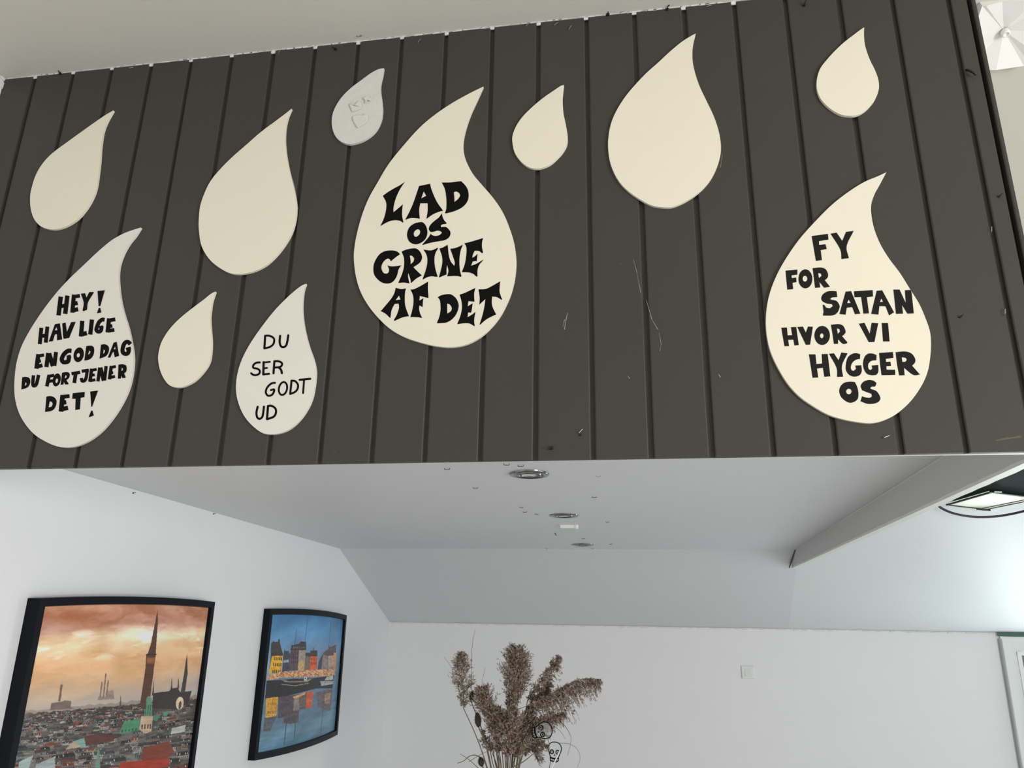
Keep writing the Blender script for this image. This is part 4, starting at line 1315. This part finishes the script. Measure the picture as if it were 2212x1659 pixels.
def plume(mb, axis, width, droop, count, R, length=1.0):
    """feathery seed head: spikelets on short side branches along a curved axis"""
    A = [Vector(a) for a in axis]
    m = len(A)
    for k in range(int(count * 1.15)):
        u = R.random() ** 1.15
        f_ = u * (m - 1)
        i = min(int(f_), m - 2)
        p = A[i].lerp(A[i + 1], f_ - i)
        t = (A[i + 1] - A[i]).normalized()
        th = R.uniform(0, 2 * math.pi)
        a = t.cross(Vector((0, 1, .2))).normalized()
        b = t.cross(a)
        side = a * math.cos(th) + b * math.sin(th)
        prof_ = (.35 + 2.9 * u) if u < .22 else 1.02 * ((1 - u) / .78) ** .62 + .16
        wloc = width * prof_ * R.uniform(.6, 1.35)
        d = (t * R.uniform(.55, 1.35) + side * R.uniform(.45, .9)).normalized()
        L = wloc * 1.3 * length
        q = p + d * L * .55 + Vector((0, 0, -droop * L * .3))
        e = p + d * L + Vector((0, 0, -droop * L))
        pts = [p, q, e]
        for s_ in range(2):
            x0, x1 = pts[s_], pts[s_ + 1]
            dd = (x1 - x0)
            nv = dd.cross(Vector((R.uniform(-1, 1), R.uniform(-1, 1), R.uniform(-1, 1))))
            nv = nv.normalized() * .0005
            mb.add([x0 - nv, x0 + nv, x1 + nv, x1 - nv], [(0, 1, 2, 3)])
        for j in range(8):
            v = R.uniform(.25, 1.0)
            c = p.lerp(q, v * 2) if v < .5 else q.lerp(e, v * 2 - 1)
            sd = (d * R.uniform(.4, 1) + Vector((R.uniform(-1, 1), R.uniform(-1, 1), R.uniform(-1, 1) - droop * .8)) * .7).normalized() * R.uniform(.008, .017) * (.45 + .6 * prof_)
            nv = sd.cross(Vector((R.uniform(-1, 1), R.uniform(-1, 1), R.uniform(-1, 1)))).normalized() * R.uniform(.0010, .0019)
            mb.add([c, c + sd * .45 + nv, c + sd, c + sd * .45 - nv], [(0, 1, 2, 3)])


def reed(label, axis_px, width, droop, count, foot, seed, dy=0.0, tilt=0.0, length=1.0):
    R = random.Random(seed)
    n = len(axis_px)
    ax = catmull([tuple(zp(x, y, dy + tilt * i / max(1, n - 1))) for i, (x, y) in enumerate(axis_px)], False, 5)
    t = thing('dried_reed', label, 'dried reed', BASE + Vector((foot, dy * .3, -.03)), 'dried reeds in the vase')
    mb = MB()
    st = catmull([tuple(BASE + Vector((foot, dy * .3, -.03))), tuple((BASE + Vector((foot, dy * .3, 0))).lerp(ax[0], .55) + Vector((0, 0, .004))), tuple(ax[0])], False, 6)
    mb.tube(st + ax[1:], .0021, 6, .0006)
    mb.make('stalk', M_STRAW, t)
    mb = MB()
    plume(mb, ax, width, droop, count, R, length)
    mb.make('plume', M_PLUME, t, recalc=False)
    return t


reed('tall feathery reed plume at the far left of the bouquet', [(370, 985), (370, 800), (350, 600), (345, 480), (350, 380)], .040, .3, 200, -.03, 1, -.02)
reed('broad tallest reed plume in the middle of the bouquet', [(890, 1010), (930, 800), (950, 600), (955, 450), (955, 345)], .058, .08, 520, .0, 2, .0)
reed('reed plume right of the tallest one, ending beside its tip', [(980, 900), (1010, 700), (1025, 500), (1030, 370)], .036, .08, 190, .004, 12, .03)
reed('slim upright reed plume leaning right of the middle', [(1090, 900), (1200, 740), (1310, 600), (1380, 500), (1435, 405)], .030, .5, 190, .014, 3, .02)
reed('long reed plume drooping far out to the right', [(1130, 940), (1330, 840), (1500, 740), (1700, 660), (1890, 660)], .040, 1.2, 330, .02, 4, -.03)
reed('short fluffy reed plume in the left middle of the bouquet', [(700, 1120), (650, 1000), (610, 880), (585, 775)], .046, .2, 260, -.012, 5, -.04)
reed('low reed plume bending right, above the upper skull', [(1040, 1260), (1180, 1170), (1330, 1090), (1500, 1050)], .032, .5, 210, .02, 6, -.03)
reed('dense low reed plume at the left of the bouquet core', [(760, 1500), (750, 1300), (740, 1150), (730, 1000)], .048, .2, 260, -.006, 7, -.03)
reed('dense low reed plume in the bouquet core below the tallest one', [(860, 1560), (880, 1350), (900, 1180), (910, 1000)], .052, .15, 320, .0, 8, -.05)
reed('dense low reed plume at the right of the bouquet core', [(940, 1560), (990, 1380), (1050, 1200), (1120, 1040)], .048, .25, 300, .006, 9, -.01)
reed('small reed sprig behind the skull picks pointing right', [(1060, 1450), (1120, 1370), (1200, 1330), (1300, 1400)], .022, .8, 70, .02, 10, .02)
reed('small lowest reed sprig reaching right under the skull', [(1030, 1500), (1100, 1430), (1180, 1440), (1250, 1540)], .022, .8, 70, .02, 11, .03)
reed('small loose reed sprig low on the left of the bouquet', [(690, 1480), (660, 1400), (620, 1330), (600, 1250)], .018, .2, 50, -.01, 13, .0)
reed('reed plume between the slim and the drooping ones', [(1080, 1000), (1180, 900), (1270, 800), (1330, 700)], .026, .6, 170, .016, 14, .05)

# dark teasel-like heads on thin stalks
for lab, top, bot, wd in (('dark dry seed head under the far left reed plume', (468, 800), (460, 920), .0095),
                          ('larger dark dry seed head left of the bouquet core', (525, 1040), (540, 1200), .012),
                          ('dark dry seed head at the bottom left of the bouquet', (560, 1545), (575, 1640), .0105)):
    a, b = zp(*top, -.03), zp(*bot, -.03)
    t = thing('dried_teasel', lab, 'dried flower', BASE + Vector((-.03, -.02, -.03)), 'dark seed heads in the bouquet')
    mb = MB()
    mb.tube(catmull([tuple(BASE + Vector((-.03, -.02, -.03))), tuple(BASE.lerp(b, .6) + Vector((-.006, 0, 0))), tuple(b)], False, 6), .0018, 6)
    mb.make('stalk', M_STRAW, t)
    mb = MB()
    mb.tube([b.lerp(a, k) for k in (0, .1, .3, .55, .8, .93, 1)], 0, 10, rs=[wd * q for q in (.2, .55, .85, .9, .7, .4, .12)])
    R = random.Random(int(top[0]))
    for k in range(520):
        u = R.random()
        c = b.lerp(a, u)
        dr = Vector((R.uniform(-1, 1), R.uniform(-1, 1), R.uniform(-.2, .8))).normalized() * wd * (.3 + math.sin(math.pi * (.08 + .88 * u)) * 1.15)
        nv = dr.cross(Vector((R.uniform(-1, 1), R.uniform(-1, 1), R.uniform(-1, 1)))).normalized() * .0009
        mb.add([c - nv, c + nv, c + dr], [(0, 1, 2)])
    mb.make('seed_head', M_SEED, t, recalc=False)

# loose grass blades
for lab, pts, wd in (('thin tallest grass blade rising left of the bouquet', [(470, 900), (457, 600), (465, 350), (480, 200), (503, 105)], .0011),
                     ('thin grass blade bending to the far upper left', [(330, 800), (275, 650), (230, 520), (150, 412)], .0009),
                     ('short thin grass blade above the left seed heads', [(560, 900), (575, 745), (595, 620), (612, 530)], .0009),
                     ('long thin grass blade arching over the lower skull', [(1300, 1000), (1440, 1110), (1540, 1230), (1578, 1340), (1540, 1520)], .0013),
                     ('thin grass blade arching right beside the upper skull', [(1270, 1180), (1390, 1195), (1470, 1260), (1515, 1335)], .0010),
                     ('pale straw lying across the front of the bouquet', [(1180, 880), (1100, 950), (1000, 990), (880, 998)], .0014),
                     ('dark grass blade pointing to the lower left', [(700, 1760), (560, 1680), (440, 1570), (330, 1498)], .0016),
                     ('curled dry leaf hanging at the lower left', [(650, 1760), (610, 1590), (520, 1520), (440, 1525), (370, 1580), (300, 1605)], .0022),
                     ('thin dark twig crossing low behind the stalks', [(430, 1590), (560, 1510), (690, 1450)], .0010),
                     ('thin twig rising right from the stalks to the skull picks', [(900, 1660), (1040, 1590), (1160, 1500), (1310, 1425)], .0020),
                     ('thin grass blade drooping at the far lower right', [(1440, 1380), (1560, 1390), (1650, 1450), (1680, 1550), (1650, 1650)], .0008)):
    mb = MB()
    c = catmull([tuple(zp(x, y, -.02)) for x, y in pts], False, 6)
    mb.tube(c, wd, 5, wd * .45)
    tag(mb.make('grass_blade', M_STRAW), lab, 'dried grass', 'loose grass blades in the bouquet')
R = random.Random(77)
for k in range(10):      # lower stalks bundle
    x = 700 + k * 27
    mb = MB()
    mb.tube([zp(x * .55 + 860 * .45, 1850, R.uniform(-.02, .02)), zp(x + R.uniform(-10, 10), 1600, R.uniform(-.03, .03)), zp(x + (x - 840) * .3, 1400, R.uniform(-.03, .03))], .0020, 6, .0015)
    tag(mb.make('dried_straw', M_STRAW), 'bare straw stalk in the bundle at the foot of the bouquet', 'dried stalk', 'bare stalks in the bouquet')

# clear skull picks
M_CLEAR = bpy.data.materials.new('clear_plastic_sheet')
M_CLEAR.use_nodes = True
nt = M_CLEAR.node_tree
for n_ in list(nt.nodes):
    if n_.type == 'BSDF_PRINCIPLED':
        nt.nodes.remove(n_)
gl = nt.nodes.new('ShaderNodeBsdfPrincipled')
gl.inputs['Base Color'].default_value = (.8, .82, .81, 1)
gl.inputs['Roughness'].default_value = .2
tr = nt.nodes.new('ShaderNodeBsdfTransparent')
tr.inputs[0].default_value = (.93, .95, .94, 1)
mxs = nt.nodes.new('ShaderNodeMixShader')
mxs.inputs[0].default_value = .16
nt.links.new(tr.outputs[0], mxs.inputs[1])
nt.links.new(gl.outputs[0], mxs.inputs[2])
nt.links.new(mxs.outputs[0], nt.nodes['Material Output'].inputs[0])


def skull(label, cpx, size, rotd, dy, stick, sm, sr):
    """line-drawn skull on a clear sheet; local frame x right, y up, unit = half height"""
    c = zp(*cpx, dy)
    a = math.radians(rotd)
    ux = Vector((math.cos(a), 0, math.sin(a)))
    uz = Vector((-math.sin(a), 0, math.cos(a)))
    t = thing('skull_pick', label, 'decoration', zp(*stick[-1], dy), 'clear skull picks in the bouquet')

    def at(x, y, off=0.0):
        return c + ux * x * size + uz * y * size + Vector((0, -off, 0))
    out = [(0, 1.0), (.38, .93), (.66, .66), (.74, .3), (.66, 0), (.56, -.2), (.5, -.38), (.44, -.5), (.45, -.72), (.36, -.93), (0, -1.0), (-.36, -.93), (-.45, -.72), (-.44, -.5), (-.5, -.38), (-.56, -.2), (-.66, 0), (-.74, .3), (-.66, .66), (-.38, .93)]
    o = smooth_outline(out, 60, 3)
    mb = MB()
    mb.prism([[(x * 1.06, y * 1.04) for x, y in o]], lambda p: at(p[0], p[1], .0008), lambda p: at(p[0], p[1], -.0004))
    mb.make('clear_sheet', M_CLEAR, t)
    ink = MB()
    ink.tube([at(x, y, .0014) for x, y in o + o[:1]], size * .05, 5)
    for ex_, rr in ((-.31, .235), (.32, .235)):
        ink.prism([ell(ex_, 0, rr, rr * 1.05, 0, 16), ell(ex_, 0, rr * .55, rr * .6, 0, 12)], lambda p: at(p[0], p[1], .0022), lambda p: at(p[0], p[1], .0009))
        ink.prism([ell(ex_, 0, rr * .25, rr * .28, 0, 8)], lambda p: at(p[0], p[1], .0022), lambda p: at(p[0], p[1], .0009))
    ink.prism([[(0, -.2), (.09, -.36), (-.09, -.36)]], lambda p: at(p[0], p[1], .0022), lambda p: at(p[0], p[1], .0009))
    ink.prism([[(-.44, -.52), (0, -.6), (.44, -.52), (.42, -.68), (0, -.76), (-.42, -.68)]], lambda p: at(p[0], p[1], .0022), lambda p: at(p[0], p[1], .0009))
    ink.tube([at(x, y, .0014) for x, y in ((-.36, -.84), (0, -.92), (.36, -.84))], size * .03, 5)
    for x in (-.22, 0, .22):
        ink.tube([at(x, -.76, .0014), at(x, -.88, .0014)], size * .025, 5)
    ink.make('skull_drawing', M_INK, t)
    mb = MB()
    mb.tube([zp(x, y, dy - .004) for x, y in stick], sr, 6)
    mb.make('stick', sm, t)


skull('clear upright skull pick with a white stick, low on the right', (1395, 1478), .0298, -2, -.07, [(1452, 1468), (1370, 1640), (1300, 1800)], M_PLASTIC, .0024)
skull('clear skull pick tipped on its side against the reeds', (1250, 1243), .0345, -76, -.06, [(1300, 1290), (1335, 1390), (1345, 1600), (1300, 1850)], M_STRAW, .0011)

# vase and the table below the picture edge
vb = BASE + Vector((0, 0, -.30))
vs, fs = lathe([(.0, .0), (.05, .0), (.066, .03), (.074, .10), (.062, .19), (.045, .25), (.050, .275), (.046, .275), (.041, .25), (.055, .19), (.066, .10), (.05, .012), (.0, .012)], 32)
M_VASE = mat('grey_stoneware', (.30, .29, .28), .5, noise=.1, nscale=20)
va = build('vase', [Vector(v) + vb for v in vs], fs, M_VASE, smooth=True)
tag(va, 'grey vase holding the dried reeds', 'vase')
tt = thing('side_table', 'tall wooden table carrying the vase', 'table', (vb.x, vb.y, 0))
M_WOOD = mat('dark_table_wood', (.14, .09, .06), .5, noise=.25, nscale=12)
mb = MB()
mb.box((vb.x - .45, vb.y - .3, vb.z - .03), (vb.x + .45, vb.y + .3, vb.z))
mb.make('table_top', M_WOOD, tt)
for sx in (-1, 1):
    for sy in (-1, 1):
        mb = MB()
        mb.box((vb.x + sx * .41 - .02, vb.y + sy * .26 - .02, 0), (vb.x + sx * .41 + .02, vb.y + sy * .26 + .02, vb.z - .03))
        mb.make('leg', M_WOOD, tt)
